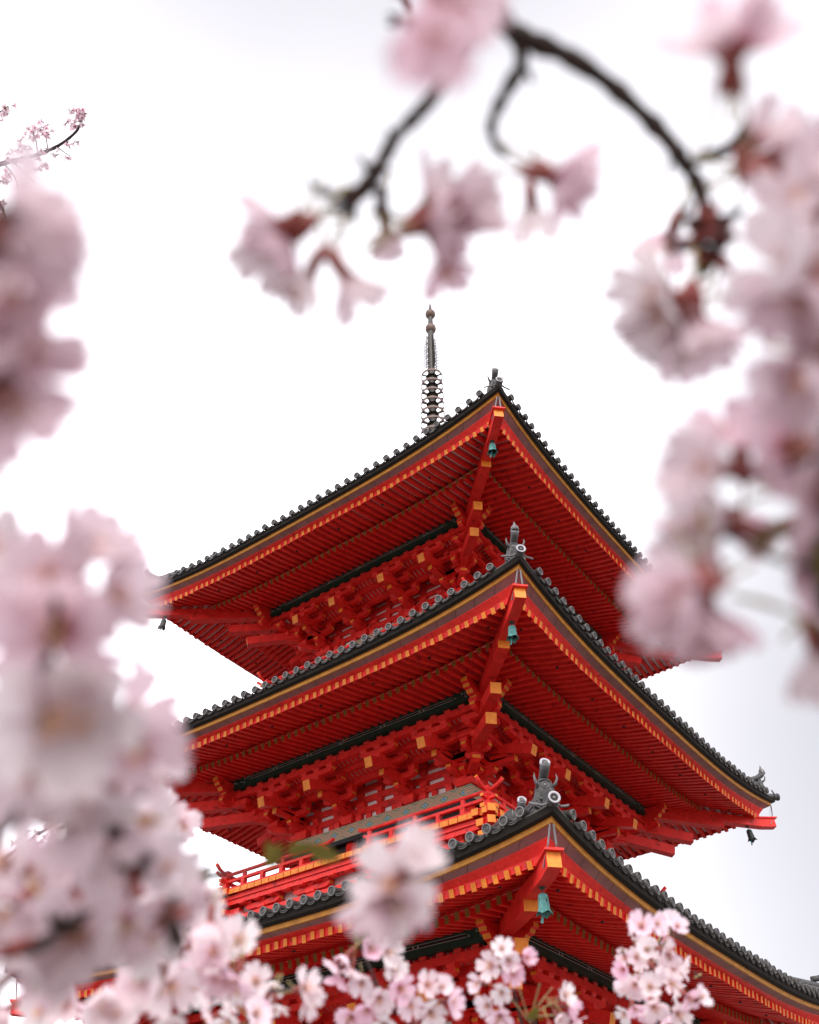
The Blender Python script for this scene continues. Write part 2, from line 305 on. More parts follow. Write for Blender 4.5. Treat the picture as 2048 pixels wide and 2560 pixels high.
def build_roof(i):
    S = ST[i]; E_ = Eave(S); R, Z, P, ZP = S['R'], S['Z'], S['P'], S['ZP']
    top = {1: (2.95, 8.02), 2: (2.75, 13.05), 3: (0.75, 21.4)}[i]
    rm = MB()
    # upper surface with rows of barrel tiles, and the black tile bed seen from below
    face = MB()
    for k in range(len(US)-1):
        for vv in range(8):
            q = []
            for (uu, v) in ((US[k], vv/8), (US[k+1], vv/8), (US[k+1], (vv+1)/8), (US[k], (vv+1)/8)):
                r, z = roof_z(E_, uu, v, top); q.append((-r, uu*r, z))
            face.quad(*q, 'tile')
    strip(face, E_, [(0.11, 0.195, 0.195, 'tile'), (0.115, 0.17, 0.17, 'black'), (0.09, 0.075, 0.075, 'black'), (0.03, 0.045, 0.045, 'black'), (0.0, 0.04, 0.04, None)])
    pitch = 0.297; n = int((R-0.12)/pitch); ts = [pitch*(k+0.5)*sg for k in range(n) for sg in (1, -1)]
    ts = [t for t in ts if abs(t) < R-0.16]
    for t in ts:
        pts = []
        for vv in range(1, 9):
            v = vv/8
            # find u so that u*r(v) = t
            r, z = roof_z(E_, 0, v, top)
            if abs(t) > r: break
            r, z = roof_z(E_, t/r, v, top); pts.append((-r, t, z+0.035))
        r, z = roof_z(E_, t/(R), 0.03, top)
        pts = [(-r, t, z+0.035)]+pts
        if len(pts) > 1: face.tube(pts, 0.064, 'tile', 6, cap=False)
        cands['disc'].append((i, t))
    # pan-tile lips between the discs
    tt = sorted(ts)
    for a, b2 in zip(tt, tt[1:]):
        pts = []
        for q in range(7):
            k = q/6; t = a+0.05+(b2-a-0.1)*k; u = t/R; p = E_.pt(u, 0.135, 0.205-0.035*math.sin(PI*k)); pts.append((p.x, t, p.z))
        face.tube(pts, 0.011, 'tilerim' if i != 1 else 'tile', 5)
        pts2 = [(p[0]+0.004, p[1], p[2]-0.026) for p in pts]
        face.tube(pts2, 0.013, 'tile', 5)
    fm = face.mesh('roof')
    roof = link('roof', fm, pagoda)
    for k in (1, 2, 3): link('roof_face', fm, roof, k*PI/2)
    roofs[i] = roof
    eb = MB(); strip(eb, E_, [(0.02, 0.042, 0.042, 'trim'), (0.0, 0.036, 0.036, 'trim'), (-0.006, -0.025, -0.025, 'trim'), (-0.03, -0.034, -0.034, None)])
    bd = MB(); strip(bd, E_, [(-0.02, -0.022, -0.022, 'board'), (-0.185, -0.05, -0.125, None)])
    # joints of the eave boards
    for k in range(-13, 14):
        u = (k+0.5)/13.6
        if abs(u) < 0.97:
            du = 0.0008; bd.quad(E_.pt(u-du, -0.03, -0.026-0.005*wfun(u)), E_.pt(u+du, -0.03, -0.026-0.005*wfun(u)), E_.pt(u+du, -0.18, -0.052-0.075*wfun(u)), E_.pt(u-du, -0.18, -0.052-0.075*wfun(u)), 'seam')
    fa = MB(); strip(fa, E_, [(-0.180, -0.045, -0.12, 'red'), (-0.190, -0.062, -0.15, 'red'), (-0.285, -0.098, -0.285, 'red'), (-0.295, -0.215, -0.40, None)])
    sf = MB()      # soffit boards above both rafter rows
    for k in range(len(US)-1):
        for j in range(4):
            q = []
            for uu, v in ((US[k], j), (US[k+1], j), (US[k+1], j+1), (US[k], j+1)):
                r = E_.rb()-0.1+(R-BOW*(1-wfun(uu))-0.30-E_.rb()+0.1)*v/4; q.append((-r, uu*r, E_.fly_z(r, uu*r)+0.066))
            sf.quad(*q, 'soffit')
        for j in range(3):
            q = []
            for uu, v in ((US[k], j), (US[k+1], j), (US[k+1], j+1), (US[k], j+1)):
                r = P-0.55+(E_.rb()+0.02-P+0.55)*v/3; q.append((-r, uu*r, E_.base_line(r, uu*r, S)+0.063))
            sf.quad(*q, 'soffit')
    ki = MB()      # beam carrying the flying rafters
    rows = []
    for dr, dz in ((0.0, 0.052), (-0.02, 0.14), (-0.12, 0.14), (-0.12, 0.052), (0.0, 0.052)):
        rows.append([(-(E_.rb()+dr), u*(E_.rb()+dr), E_.base_z(u*E_.rb())+dz) for u in US])
    for pa, pb in zip(rows, rows[1:]):
        for k in range(len(US)-1): ki.quad(pa[k], pb[k], pb[k+1], pa[k+1], 'red')
    for mb, nm in ((eb, 'eave_trim'), (bd, 'eave_board'), (fa, 'fascia'), (sf, 'soffit'), (ki, 'rafter_beam')):
        me = mb.mesh(nm)
        for k in range(4): link(nm, me, roof, k*PI/2)
    # rafters
    pitch = 0.197; n = int((R-0.30)/pitch)
    for k in range(n):
        for sg in (1, -1):
            t = pitch*(k+0.5)*sg
            if abs(t) < R-0.42: cands['fly'].append((i, t))
            if abs(t) < E_.rb()-0.15: cands['base'].append((i, t))
    # hip rafters, tail beams, wind-bell hooks and ridge ornaments on each corner
    for k in range(4):
        def D(d, z, side=0.0):   # diagonal coordinates of the front corner, rotated to corner k
            v = Vector((-d, -d, z))+Vector((1, -1, 0)).normalized()*side; return Matrix.Rotation(k*PI/2, 3, 'Z') @ v
        hp = MB()
        zt = Z-0.53
        ds = [R-2.0, R-1.3, R-0.75, R-0.30, R-0.06]; zs = [zt+0.20, zt+0.11, zt+0.03, zt-0.005, zt+0.015]
        hp.poly_bar([D(a, b) for a, b in zip(ds, zs)], 0.20, 0.21, 'red', end='gold')
        hp.hexa([D(R-0.42, Z-0.435, -0.135), D(R-0.42, Z-0.435, 0.135), D(R-0.42, Z-0.405, 0.135), D(R-0.42, Z-0.405, -0.135),
                 D(R-0.015, Z-0.405, -0.135), D(R-0.015, Z-0.405, 0.135), D(R-0.015, Z-0.375, 0.135), D(R-0.015, Z-0.375, -0.135)], 'red')
        hp.poly_bar([D(P-0.5, ZP+0.05), D(P+0.2, ZP-0.07), D(R-1.04, Z-0.62)], 0.215, 0.20, 'red', end='gold')
        hp.build('hip_rafter', roof)
        st = MB()
        st.poly_bar([D(R-0.02, Z-0.045, 0.03), D(R-0.07, Z-0.30, 0.06), D(R-0.22, Z-0.58, 0.118)], 0.028, 0.006, 'metal')
        st.poly_bar([D(R-0.02, Z-0.045, -0.02), D(R-0.06, Z-0.30, -0.06), D(R-0.16, Z-0.58, -0.118)], 0.028, 0.006, 'metal')
        st.build('strap', roof)
        # hip ridge: stacked flat tiles with barrel on top
        rg = MB(); pts = []
        for q in range(9):
            v = q/8; r, z = roof_z(E_, 1.0, v, top); pts.append((r, z))
        d1 = [(r-0.16 if q == 0 else r, z) for q, (r, z) in enumerate(pts)]
        rg.poly_bar([D(r, z+0.08) for r, z in d1], 0.15, 0.20, 'tileclean'); rg.tube([D(r, z+0.22) for r, z in d1], 0.078, 'tileclean', 8)
        rg.poly_bar([D(r, z+0.15) for r, z in d1], 0.19, 0.018, 'tilerim')
        d2 = [(r, z) for r, z in d1 if r < R-1.15]
        rg.poly_bar([D(r, z+0.30) for r, z in d2], 0.14, 0.22, 'tileclean'); rg.tube([D(r, z+0.45) for r, z in d2], 0.078, 'tileclean', 8)
        rg.build('hip_ridge', roof)
        def oni(d, z, sc, nm):
            on = MB(); q = [(-0.20, 0), (-0.215, 0.10), (-0.17, 0.24), (-0.15, 0.34), (-0.115, 0.44), (-0.05, 0.46), (0.05, 0.46), (0.115, 0.44), (0.15, 0.34), (0.17, 0.24), (0.215, 0.10), (0.20, 0), (0.10, -0.05), (0, 0.01), (-0.10, -0.05)]
            q = [(a*sc, b*sc) for a, b in q]
            fn = lambda a, b, dd: D(d+dd, z+b, a)
            on.prism(q, fn, -0.07*sc, 0.0, 'tileclean'); q2 = [(a*0.80, b*0.84+0.03*sc) for a, b in q]; on.prism(q2, fn, 0.0, 0.02*sc, 'tile')
            for a in range(6):
                for sg in (-1, 1):
                    yb = (0.04+a*0.055)*sc; xb = (0.175-0.011*a)*sc*sg
                    c = D(d+0.012*sc, z+yb, xb); on.lathe([(0.013*sc, 0), (0.011*sc, 0.012*sc), (0.0, 0.018*sc)], 'tilerim', 6, c, D(1, 0)-D(0, 0))
            # carved face: brow, cheeks, muzzle, horns
            out = (D(1, 0)-D(0, 0)).normalized()
            for xx, yy, rr in ((-0.06, 0.24, 0.05), (0.06, 0.24, 0.05), (0, 0.13, 0.075), (-0.09, 0.12, 0.045), (0.09, 0.12, 0.045), (0, 0.05, 0.05)):
                c = D(d+0.012*sc, z+yy*sc, xx*sc); on.lathe([(rr*sc, 0), (rr*0.86*sc, rr*0.4*sc), (rr*0.5*sc, rr*0.66*sc), (0, rr*0.75*sc)], 'tile' if rr < 0.06 else 'tileclean', 9, c, out)
            for sg in (-1, 1):
                on.tube([D(d, z+0.33*sc, 0.11*sg*sc), D(d+0.05*sc, z+0.38*sc, 0.17*sg*sc), D(d+0.07*sc, z+0.46*sc, 0.195*sg*sc), D(d+0.06*sc, z+0.54*sc, 0.185*sg*sc)], [0.030*sc, 0.026*sc, 0.018*sc, 0.004*sc], 'tilerim', 6)
            on.tube([D(d-0.03, z+0.40*sc, -0.12*sc), D(d-0.0, z+0.455*sc, -0.06*sc), D(d, z+0.47*sc, 0), D(d, z+0.455*sc, 0.06*sc), D(d-0.03, z+0.40*sc, 0.12*sc)], 0.03*sc, 'tileclean', 6)
            c = D(d+0.02*sc, z+0.36*sc); on.lathe([(0, 0.012), (0.03*sc, 0.012), (0.032*sc, 0.004), (0.045*sc, 0.004), (0.05*sc, 0.016), (0.062*sc, 0.016), (0.066*sc, -0.02)], 'tile', 12, c, out, mats=['tilerim', 'tile', 'tile', 'tilerim', 'tilerim', 'tile'])
            ob = on.build('ridge_ornament', roof)
            # horn-like barrel tile rising over the plate
            tb = MB(); pth = [D(d-0.30*sc, z+0.44*sc), D(d-0.16*sc, z+0.47*sc), D(d-0.03*sc, z+0.53*sc), D(d+0.06*sc, z+0.61*sc), D(d+0.11*sc, z+0.70*sc)]
            tb.tube(pth, [0.07*sc, 0.072*sc, 0.076*sc, 0.082*sc, 0.088*sc], 'tileclean', 14)
            ax = (out*0.9+Vector((0, 0, 0.38))).normalized()
            tb.lathe([(0, 0.004), (0.02*sc, 0.010), (0.026*sc, 0.002), (0.055*sc, 0.002), (0.06*sc, 0.016), (0.09*sc, 0.016), (0.092*sc, -0.02)], 'tile', 16, pth[-1], ax, mats=['tilerim', 'tile', 'tile', 'tilepale', 'tilepale', 'tilepale'])
            if nm == 2:      # carved, pointed finial on the middle roof
                tb.tube([pth[-1]+Vector((0, 0, -0.02)), pth[-1]+Vector((0, 0, 0.07)), pth[-1]+Vector((0, 0, 0.13)), pth[-1]+Vector((0, 0, 0.21))], [0.085, 0.07, 0.03, 0.006], 'tilerim', 8)
            tb.build('horn_tile', roof)
        oni(R-0.10, Z+0.26, {1: 0.86, 2: 0.86, 3: 0.88}[i], i)
        r, z = roof_z(E_, 1.0, 0.33, top); oni(R-1.12, Z+0.40, 0.80, 0)
        # round corner tile under the ornament
        ct = MB(); a = D(R-0.30, Z+0.19); b = D(R+0.17, Z+0.215); ax = (b-a).normalized()
        ct.tube([a, b], [0.075, 0.085], 'tileclean', 14)
        ct.lathe([(0, 0.006), (0.02, 0.008), (0.024, 0.0), (0.056, 0.0), (0.060, 0.014), (0.090, 0.014), (0.092, -0.03)], 'tile', 16, b, ax, mats=['tilerim', 'tile', 'tile', 'tilepale', 'tilepale', 'tileclean'])
        for sg in (-1, 1):
            ct.tube([D(R+0.10, Z+0.175, 0.05*sg), D(R+0.06, Z+0.165, 0.13*sg), D(R+0.02, Z+0.20, 0.22*sg), D(R-0.03, Z+0.25, 0.28*sg)], 0.018, 'tilerim', 6)
        ct.build('corner_tile', roof)
    return roof
for i in (1, 2, 3): build_roof(i)

def rotk(k): return Matrix.Rotation(k*PI/2, 3, 'Z')
def fly_geom(mb, i, t, k=0, nail=False):
    S = ST[i]; E_ = Eave(S); Rm = rotk(k); r1, z1 = E_.fly_end(t); ra = max(E_.rb()-0.10, abs(t)+0.03)
    jr = random.Random(int(i*1000+t*37+k*7)); r1 += jr.uniform(-0.012, 0.012); t += jr.uniform(-0.006, 0.006); dz = jr.uniform(-0.005, 0.003)
    pts = [Rm @ Vector((-r, t, E_.fly_z(r, t)+dz*q)) for q, r in enumerate([ra+(r1-ra)*q/4 for q in range(5)])]
    mb.poly_bar(pts, 0.084, 0.118, 'red', end='gold')
    if nail:
        c = Rm @ Vector((-(r1-0.42), t, E_.fly_z(r1-0.42, t)-0.080)); mb.lathe([(0.032, 0.014), (0.03, 0), (0.012, -0.012), (0, -0.014)], 'ink', 8, c)
def base_geom(mb, i, t, k=0):
    S = ST[i]; E_ = Eave(S); Rm = rotk(k); r1 = E_.rb()+0.05; ra = max(S['P']-0.5, abs(t)+0.03)
    pts = [Rm @ Vector((-r, t, E_.base_line(r, t, S))) for r in (ra, (ra+r1)/2, r1)]
    mb.poly_bar(pts, 0.084, 0.13, 'red', end='golddark')
def spread(kind, fn, name, limit, endr):
    """the members that show largest become parts of their own, the rest one part"""
    allm = []
    for (i, t) in cands[kind]:
        E_ = Eave(ST[i])
        for k in range(4):
            r, z = endr(E_, t); p = rotk(k) @ Vector((-r, t, z))
            ok = k in (0, 1) and inview(p)
            d = (p-CAM).length
            q = CAM-p
            if i == 1 and k == 0 and t > -3.5: ok = False      # behind the blossom
            allm.append((0 if ok else 1, d, i, t, k))
    allm.sort(); rest = {}
    for n, (a, d, i, t, k) in enumerate(allm):
        if n < limit and a == 0: fn(None, i, t, k)
        else: fn(rest.setdefault(i, MB()), i, t, k)
    return rest
def nailed(t): return int(round(abs(t)/0.197-0.5)) % 7 == 3
def mk_fly(mb, i, t, k):
    if mb is None:
        b = MB(); fly_geom(b, i, t, k, nailed(t)); b.build('flying_rafter', roofs[i])
    else: fly_geom(mb, i, t, k, nailed(t))
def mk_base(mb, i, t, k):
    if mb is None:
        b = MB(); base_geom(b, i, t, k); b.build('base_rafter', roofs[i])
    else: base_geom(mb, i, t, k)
def merge(mb, me, mtx):
    i = len(mb.v); mb.v += [tuple(mtx @ v.co) for v in me.vertices]
    names = [q.name for q in me.materials]; inv = {M[k].name: k for k in M}
    for p in me.polygons: mb.face([i+q for q in p.vertices], inv[names[p.material_index]], p.use_smooth)
def mk_disc(mb, i, t, k):
    E_ = Eave(ST[i]); u = t/ST[i]['R']; p = E_.pt(u, 0.17+random.uniform(-.012, .012), 0.245+random.uniform(-.008, .006)); p.y = t+random.uniform(-.008, .008)
    mt = Matrix.Rotation(k*PI/2, 4, 'Z') @ Matrix.Translation(p) @ Matrix.Rotation(-0.10+random.uniform(-.06, .06), 4, 'Y') @ Matrix.Rotation(random.uniform(-.05, .05), 4, 'Z') @ Matrix.Rotation(random.uniform(0, 6), 4, 'X')
    if mb is None:
        o = link('eave_tile', DISC, roofs[i]); o.matrix_world = mt
    else: merge(mb, DISC, mt)
for kind, fn, nm, er in (('fly', mk_fly, 'flying_rafter', lambda E_, t: E_.fly_end(t)), ('base', mk_base, 'base_rafter', lambda E_, t: (E_.rb(), E_.base_z(t))), ('disc', mk_disc, 'eave_tile', lambda E_, t: (E_.R+0.1, E_.Z))):
    tot = MB()
    for i, mb in spread(kind, fn, nm, 98, er).items():
        o = len(tot.v); tot.v += mb.v
        for f, m, sm in zip(mb.f, mb.m, mb.sm): tot.face([q+o for q in f], mb.mats[m], sm)
    o = tot.build({'fly': 'flying_rafters', 'base': 'base_rafters', 'disc': 'eave_tiles'}[kind], pagoda); o['kind'] = 'stuff'

# ---- body: walls, columns, brackets, purlins, balconies
def arm(mb, fn, half, z0, z1, d0, d1, m='red'):
    """boat-shaped bracket arm: fn(x, z, d); rounded lower ends, ochre end grain"""
    h = z1-z0; c = min(0.16, half*0.45)
    q = [(-half, z1), (-half, z0+h*0.55), (-half+c*0.25, z0+h*0.25), (-half+c*0.6, z0+h*0.07), (-half+c, z0), (half-c, z0), (half-c*0.6, z0+h*0.07), (half-c*0.25, z0+h*0.25), (half, z0+h*0.55), (half, z1)]
    side = ['gold', m, m, m, m, m, m, m, 'gold', m]
    mb.prism(q, fn, d0, d1, m, side)
def block(mb, x0, y0, z, s, h, m='red'):
    """bearing block: bevelled below, straight above"""
    a = s/2; b = a*0.72; i = len(mb.v)
    for r_, zz in ((b, z), (a, z+h*0.45), (a, z+h)):
        mb.v += [(x0-r_, y0-r_, zz), (x0+r_, y0-r_, zz), (x0+r_, y0+r_, zz), (x0-r_, y0+r_, zz)]
    for q in range(2):
        for j in range(4): mb.face([i+4*q+j, i+4*q+(j+1) % 4, i+4*q+4+(j+1) % 4, i+4*q+4+j], m)
    mb.face([i+3, i+2, i+1, i], m); mb.face([i+8, i+9, i+10, i+11], m)

def nose(mb, fn, L, z0, z1, d0, d1):
    """carved stepped end of a beam running out past the corner"""
    h = z1-z0
    q = [(0, z1), (L, z1), (L, z1-h*0.22), (L*0.90, z1-h*0.28), (L*0.86, z1-h*0.42), (L*0.74, z1-h*0.47), (L*0.66, z1-h*0.62), (L*0.52, z1-h*0.66), (L*0.44, z1-h*0.86), (L*0.28, z0), (0, z0)]
    mb.prism(q, fn, d0, d1, 'red', ['red', 'gold', 'red', 'gold', 'red', 'gold', 'red', 'gold', 'red', 'red', 'red'])

def build_body(i):
    S = ST[i]; P, ZP, c1, c2, ro, zo = (S[k] for k in ('P', 'ZP', 'c1', 'c2', 'ro', 'zo'))
    zt = ZP-0.11                   # underside of the purlin
    z0 = zt-1.12                   # top of the painted frieze
    rw = c1+0.17                   # wall face
    cols = (-c1, -c2, c2, c1)
    st = [rw+(P-rw)*f for f in (1/3, 2/3, 1.0)]
    body = MB()
    zb = {1: 0.9, 2: z0-1.35, 3: z0-1.35}[i]
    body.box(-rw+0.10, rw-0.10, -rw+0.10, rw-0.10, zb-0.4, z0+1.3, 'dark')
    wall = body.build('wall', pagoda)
    # columns
    cm = MB()
    cm.tube([(0, 0, zb), (0, 0, z0-0.2)], 0.17, 'red', 14); cmesh = cm.mesh('column')
    for k in range(4):
        for tc_ in cols[:3]:
            p = rotk(k) @ Vector((-c1, tc_, 0)); link('column', cmesh, wall, 0, p)
    f1, f2 = f'frieze{i}a', f'frieze{i}b'
    M[f1] = friezemat('painted_frieze', 0.50, z0-0.30, 0.30, (0.56, 0.31, 0.22), (0.12, 0.30, 0.19), (0.02, 0.20, 0.09), (0.03, 0.24, 0.55))
    M[f2] = friezemat('painted_lintel', 0.21, z0-0.78, 0.20, (0.10, 0.12, 0.16), (0.22, 0.10, 0.10), (0.16, 0.19, 0.22), (0.42, 0.06, 0.05))
    fr = MB(); fr.box(-rw-0.05, -rw+0.12, -rw+0.12, rw+0.05, z0-0.30, z0, f1); fr.box(-rw-0.07, -rw+0.1, -rw+0.10, rw+0.07, z0-0.40, z0-0.305, 'ink')
    fr.box(-rw+0.02, -rw+0.13, -rw+0.13, rw-0.02, z0-0.78, z0-0.58, f2)
    frm = fr.mesh('frieze')
    # wall above the frieze: stacked through-beams, white plaster between, bearing blocks
    ub = MB(); pw = MB()
    pw.box(-rw+0.06, -rw+0.095, -rw+0.06, rw-0.06, z0, zt+0.1, 'white')
    for n in range(4):
        za = z0+0.155+0.25*n; ub.box(-rw+0.0-0.012, -rw+0.055, -rw+0.055, rw+0.01, za, za+0.135, 'red', ym='gold', yp='gold')
        for bay in ((-c1, -c2), (-c2, c2), (c2, c1)):
            nb = 2 if bay[1]-bay[0] < 1.6 else 3
            for q in range(nb):
                tt_ = bay[0]+(bay[1]-bay[0])*(q+0.5)/nb; block(ub, -rw+0.02, tt_, za-0.115 if n else z0, 0.16, 0.115 if n else 0.15)
    for n in range(int(2*rw/0.36)):   # short struts of the lowest course, plaster between
        tt_ = -rw+0.2+n*0.36; ub.box(-rw+0.0, -rw+0.055, tt_-0.07, tt_+0.07, z0, z0+0.15, 'red')
    # continuous beams of steps one and two, and under the purlin
    for r, za, hh in ((st[0], z0+0.66, 0.13), (st[1], z0+0.80, 0.13)): ub.box(-r-0.055, -r+0.055, -r+0.055, r+0.05, za, za+hh, 'red', ym='gold', yp='gold')
    ub.box(-P-0.06, -P+0.06, -P+0.06, P+0.05, zt-0.235, zt-0.10, 'red', ym='gold', yp='gold')
    nb = int(2*P/0.36)
    for q in range(nb+1):
        tt_ = -P+0.14+(2*P-0.28)*q/nb; block(ub, -P+0.03, tt_, zt-0.10, 0.15, 0.10)
    # curved ribs with white plaster between step one and two, and step two and purlin
    for (ra, za, rb_, zb_) in ((st[0], z0+0.79, st[1], z0+0.93), (st[1], z0+0.93, P-0.03, zt-0.02)):
        def rib(t, w_, m, off):
            rows = []
            for q in range(6):
                k = q/5; r = ra+(rb_-ra)*(k**0.75); z = za+(zb_-za)*(k**1.6)*1.0; rows.append((r, z-off))
            for (ra1, za1), (rb1, zb1) in zip(rows, rows[1:]): ub.quad((-ra1, t-w_, za1), (-ra1, t+w_, za1), (-rb1, t+w_, zb1), (-rb1, t-w_, zb1), m)
        rib(0, ra, 'white', 0.0)
        nn = int(2*ra/0.12)
        for q in range(nn): rib(-ra+0.06+q*0.12, 0.051, 'red', 0.012)
    um, pm = ub.mesh('bracket_beam'), pw.mesh('plaster')
    # purlin
    pu = MB(); pu.box(-P-0.13, -P+0.11, -P+0.11, P+0.13, zt-0.03, ZP+0.11, 'green')
    for sgx, xa in ((-1, -P-0.132),):
        pu.box(xa-0.002, xa+0.003, -P+0.62, P-0.62, ZP-0.022, ZP+0.022, 'ink')
        for zz in (ZP-0.030, ZP+0.022): pu.box(xa-0.004, xa+0.003, -P+0.62, P-0.62, zz, zz+0.008, 'line')
    for tt_ in (-2.1, -1.05, 1.05, 2.1):
        for q in (-0.05, 0.05): pu.box(-P-0.137, -P-0.12, tt_+q-0.013, tt_+q+0.013, ZP-0.02, ZP+0.02, 'line')
    rs = random.Random(5)
    for cc, sp in ((-P+0.34, 0.25), (P-0.34, 0.25), (0, 0.16)):     # painted scroll ends and centre medallion, in low relief
        for q in range(16 if sp > 0.2 else 9):
            ty = cc+rs.uniform(-sp, sp); zz = rs.uniform(-0.07, 0.07); rr = rs.uniform(0.018, 0.035); pts = []
            for a in range(7): pts.append((-P-0.132, ty+rr*math.cos(a)*(1-a*0.09), ZP+zz+rr*math.sin(a)*(1-a*0.09)))
            pu.tube(pts, 0.0055, rs.choice(['line', 'ink', 'line', 'green', 'gold' if sp < 0.2 else 'line']), 4)
    pum = pu.mesh('purlin')
    # noses of purlin and beam past the corners
    noms = []
    for sg in (-1, 1):
        no_ = MB(); nose(no_, lambda x, z, d: (-P+d, sg*(P+0.03+x), z), 0.62, zt-0.30, ZP+0.02, -0.075, 0.075); noms.append(no_.mesh('beam_nose'))
    # one bracket set (corner sets share it) with its tail rafter
    bm_ = MB(); x0 = -rw+0.02
    block(bm_, x0, 0, z0, 0.34, 0.17)
    alongT = lambda r: (lambda x, z, d: (-r+d, x, z))
    outw = lambda x, z, d: (x0-x, d, z)
    def half_arm(L, za, zb2):
        h = zb2-za; c = 0.15; q = [(0, za), (L-c, za), (L-c*0.6, za+h*0.07), (L-c*0.25, za+h*0.25), (L, za+h*0.55), (L, zb2), (0, zb2)]
        bm_.prism(q, outw, -0.06, 0.06, 'red', ['red', 'red', 'red', 'red', 'gold', 'red', 'red'])
    arm(bm_, alongT(rw-0.02), 0.46, z0+0.16, z0+0.29, -0.065, 0.06); half_arm(st[0]-rw+0.19, z0+0.16, z0+0.29)
    for tt_ in (-0.37, 0, 0.37): block(bm_, x0-0.02, tt_, z0+0.29, 0.18, 0.10)
    block(bm_, -st[0], 0, z0+0.29, 0.19, 0.10)
    arm(bm_, alongT(st[0]), 0.43, z0+0.39, z0+0.52, -0.06, 0.06); half_arm(st[1]-rw+0.19, z0+0.39, z0+0.52)
    for tt_ in (-0.34, 0.34): block(bm_, -st[0], tt_, z0+0.52, 0.18, 0.14)
    block(bm_, -st[1], 0, z0+0.52, 0.19, 0.10)
    arm(bm_, alongT(st[1]), 0.43, z0+0.60, z0+0.72, -0.06, 0.06)
    for tt_ in (-0.34, 0.34): block(bm_, -st[1], tt_, z0+0.72, 0.18, 0.08)
    arm(bm_, alongT(P), 0.46, zt-0.43, zt-0.315, -0.06, 0.06)
    for tt_ in (-0.37, 0, 0.37): block(bm_, -P, tt_, zt-0.315, 0.18, 0.08)
    block(bm_, -P, 0, zt-0.53, 0.20, 0.10)
    bmm = bm_.mesh('bracket_set')
    tr = MB(); sl = 0.33
    tr.bar((-ro+1.45, 0, zo+1.45*sl), (-ro, 0, zo), 0.19, 0.21, 'red', end='gold')
    tr.bar((-rw-0.1, 0, z0+0.40), (-st[1]-0.28, 0, z0+0.34), 0.12, 0.13, 'red', end='gold')
    trm = tr.mesh('tail_rafter')
    # diagonal set at the corners
    dg = MB()
    def D(d, z, s=0.0): v = Vector((-d, -d, z))+Vector((1, -1, 0)).normalized()*s; return v
    dg.bar(D(rw-0.2, zo+0.42), D(ro+0.11, zo-0.11), 0.21, 0.22, 'red', end='gold')
    dg.bar(D(P-0.45, zo+0.52), D(ro+0.49, zo+0.22), 0.21, 0.22, 'red', end='gold')
    dtm = dg.mesh('tail_rafter')
    dc = MB()
    for L, za in ((st[0]+0.14, z0+0.16), (st[1]+0.10, z0+0.385)):
        q = [(rw-0.1, za), (L-0.15, za), (L-0.06, za+0.02), (L, za+0.075), (L, za+0.14), (rw-0.1, za+0.14)]
        dc.prism(q, lambda x, z, d: D(x, z, d), -0.08, 0.08, 'red', ['red', 'red', 'red', 'gold', 'red', 'red'])
    for r_, za in ((rw, z0), (st[0], z0+0.30), (st[1], z0+0.525)): block(dc, -r_, -r_, za, 0.28, 0.12, 'red')
    for sg in (0, 1):   # arms of both faces crossing at the corner, running on past it
        for r_, za, L in ((st[0], z0+0.40, 0.40), (st[1], z0+0.62, 0.42), (P, zt-0.43, 0.40)):
            q = [(-0.5, za), (L-0.14, za), (L-0.06, za+0.02), (L, za+0.07), (L, za+0.13), (-0.5, za+0.13)]
            f_ = (lambda x, z, d, r_=r_: (-r_+d, -r_-x, z)) if sg else (lambda x, z, d, r_=r_: (-r_-x, -r_+d, z))
            dc.prism(q, f_, -0.06, 0.06, 'red', ['red', 'red', 'red', 'gold', 'red', 'red'])
            b = f_(L-0.10, za+0.13, 0); block(dc, b[0], b[1], za+0.13, 0.18, 0.09)
    block(dc, -P, -P, zo+0.40, 0.26, 0.14)
    dcm = dc.mesh('corner_bracket')
    for k in range(4):
        a = k*PI/2
        fo = link('frieze', frm, wall, a)
        link('bracket_beam', um, wall, a); link('plaster', pm, wall, a)
        po = link('purlin', pum, pagoda, a); [link('beam_nose', q, po) for q in noms]
        for tc_ in cols:
            p = rotk(k) @ Vector((0, tc_, 0)); bo = link('bracket_set', bmm, pagoda, a, p); link('tail_rafter', trm, bo)
        co = link('corner_bracket', dcm, pagoda, a); link('tail_rafter', dtm, co)
    # balcony
    if i == 1: return
    zd, rd = {2: (8.72, 3.58), 3: (13.68, 3.35)}[i]
    rr = rd-0.13; rb_ = rd-0.27
    bal = MB()
    n = int(2*(rd-0.1)/0.205); wd = 2*(rd-0.1)/n
    for q in range(n):
        t0 = -(rd-0.1)+q*wd; bal.box(-rd, -rb_-0.15, t0+0.009, t0+wd-0.009, zd-0.105, zd, 'red', xm='gold', zm='red')
    bal.box(-rb_-0.10, -rw+0.1, -rw+0.1, rb_+0.10, zd-0.10, zd-0.005, 'red')
    bal.box(-rd+0.07, -rd+0.20, -rd+0.20, rd-0.07, zd-0.20, zd-0.11, 'red')
    # bracketed base below the deck
    bal.box(-rb_+0.12, -rb_+0.16, -rb_+0.1, rb_-0.1, zd-0.72, zd-0.2, 'white')
    bal.box(-rb_-0.10, -rb_+0.10, -rb_+0.10, rb_+0.10, zd-0.72, zd-0.52, 'red')
    bal.box(-rb_-0.17, -rb_-0.07, -rb_-0.07, rb_+0.17, zd-0.30, zd-0.205, 'red')
    for tc_ in (-c1*1.05, -c2*1.1, c2*1.1, c1*1.05):
        block(bal, -rb_, tc_, zd-0.52, 0.22, 0.08)
        arm(bal, lambda x, z, d: (-rb_-0.02+d, tc_+x, z), 0.50, zd-0.46, zd-0.355, -0.06, 0.07)
        for q in (-0.4, 0, 0.4): block(bal, -rb_-0.02, tc_+q, zd-0.355, 0.19, 0.07)
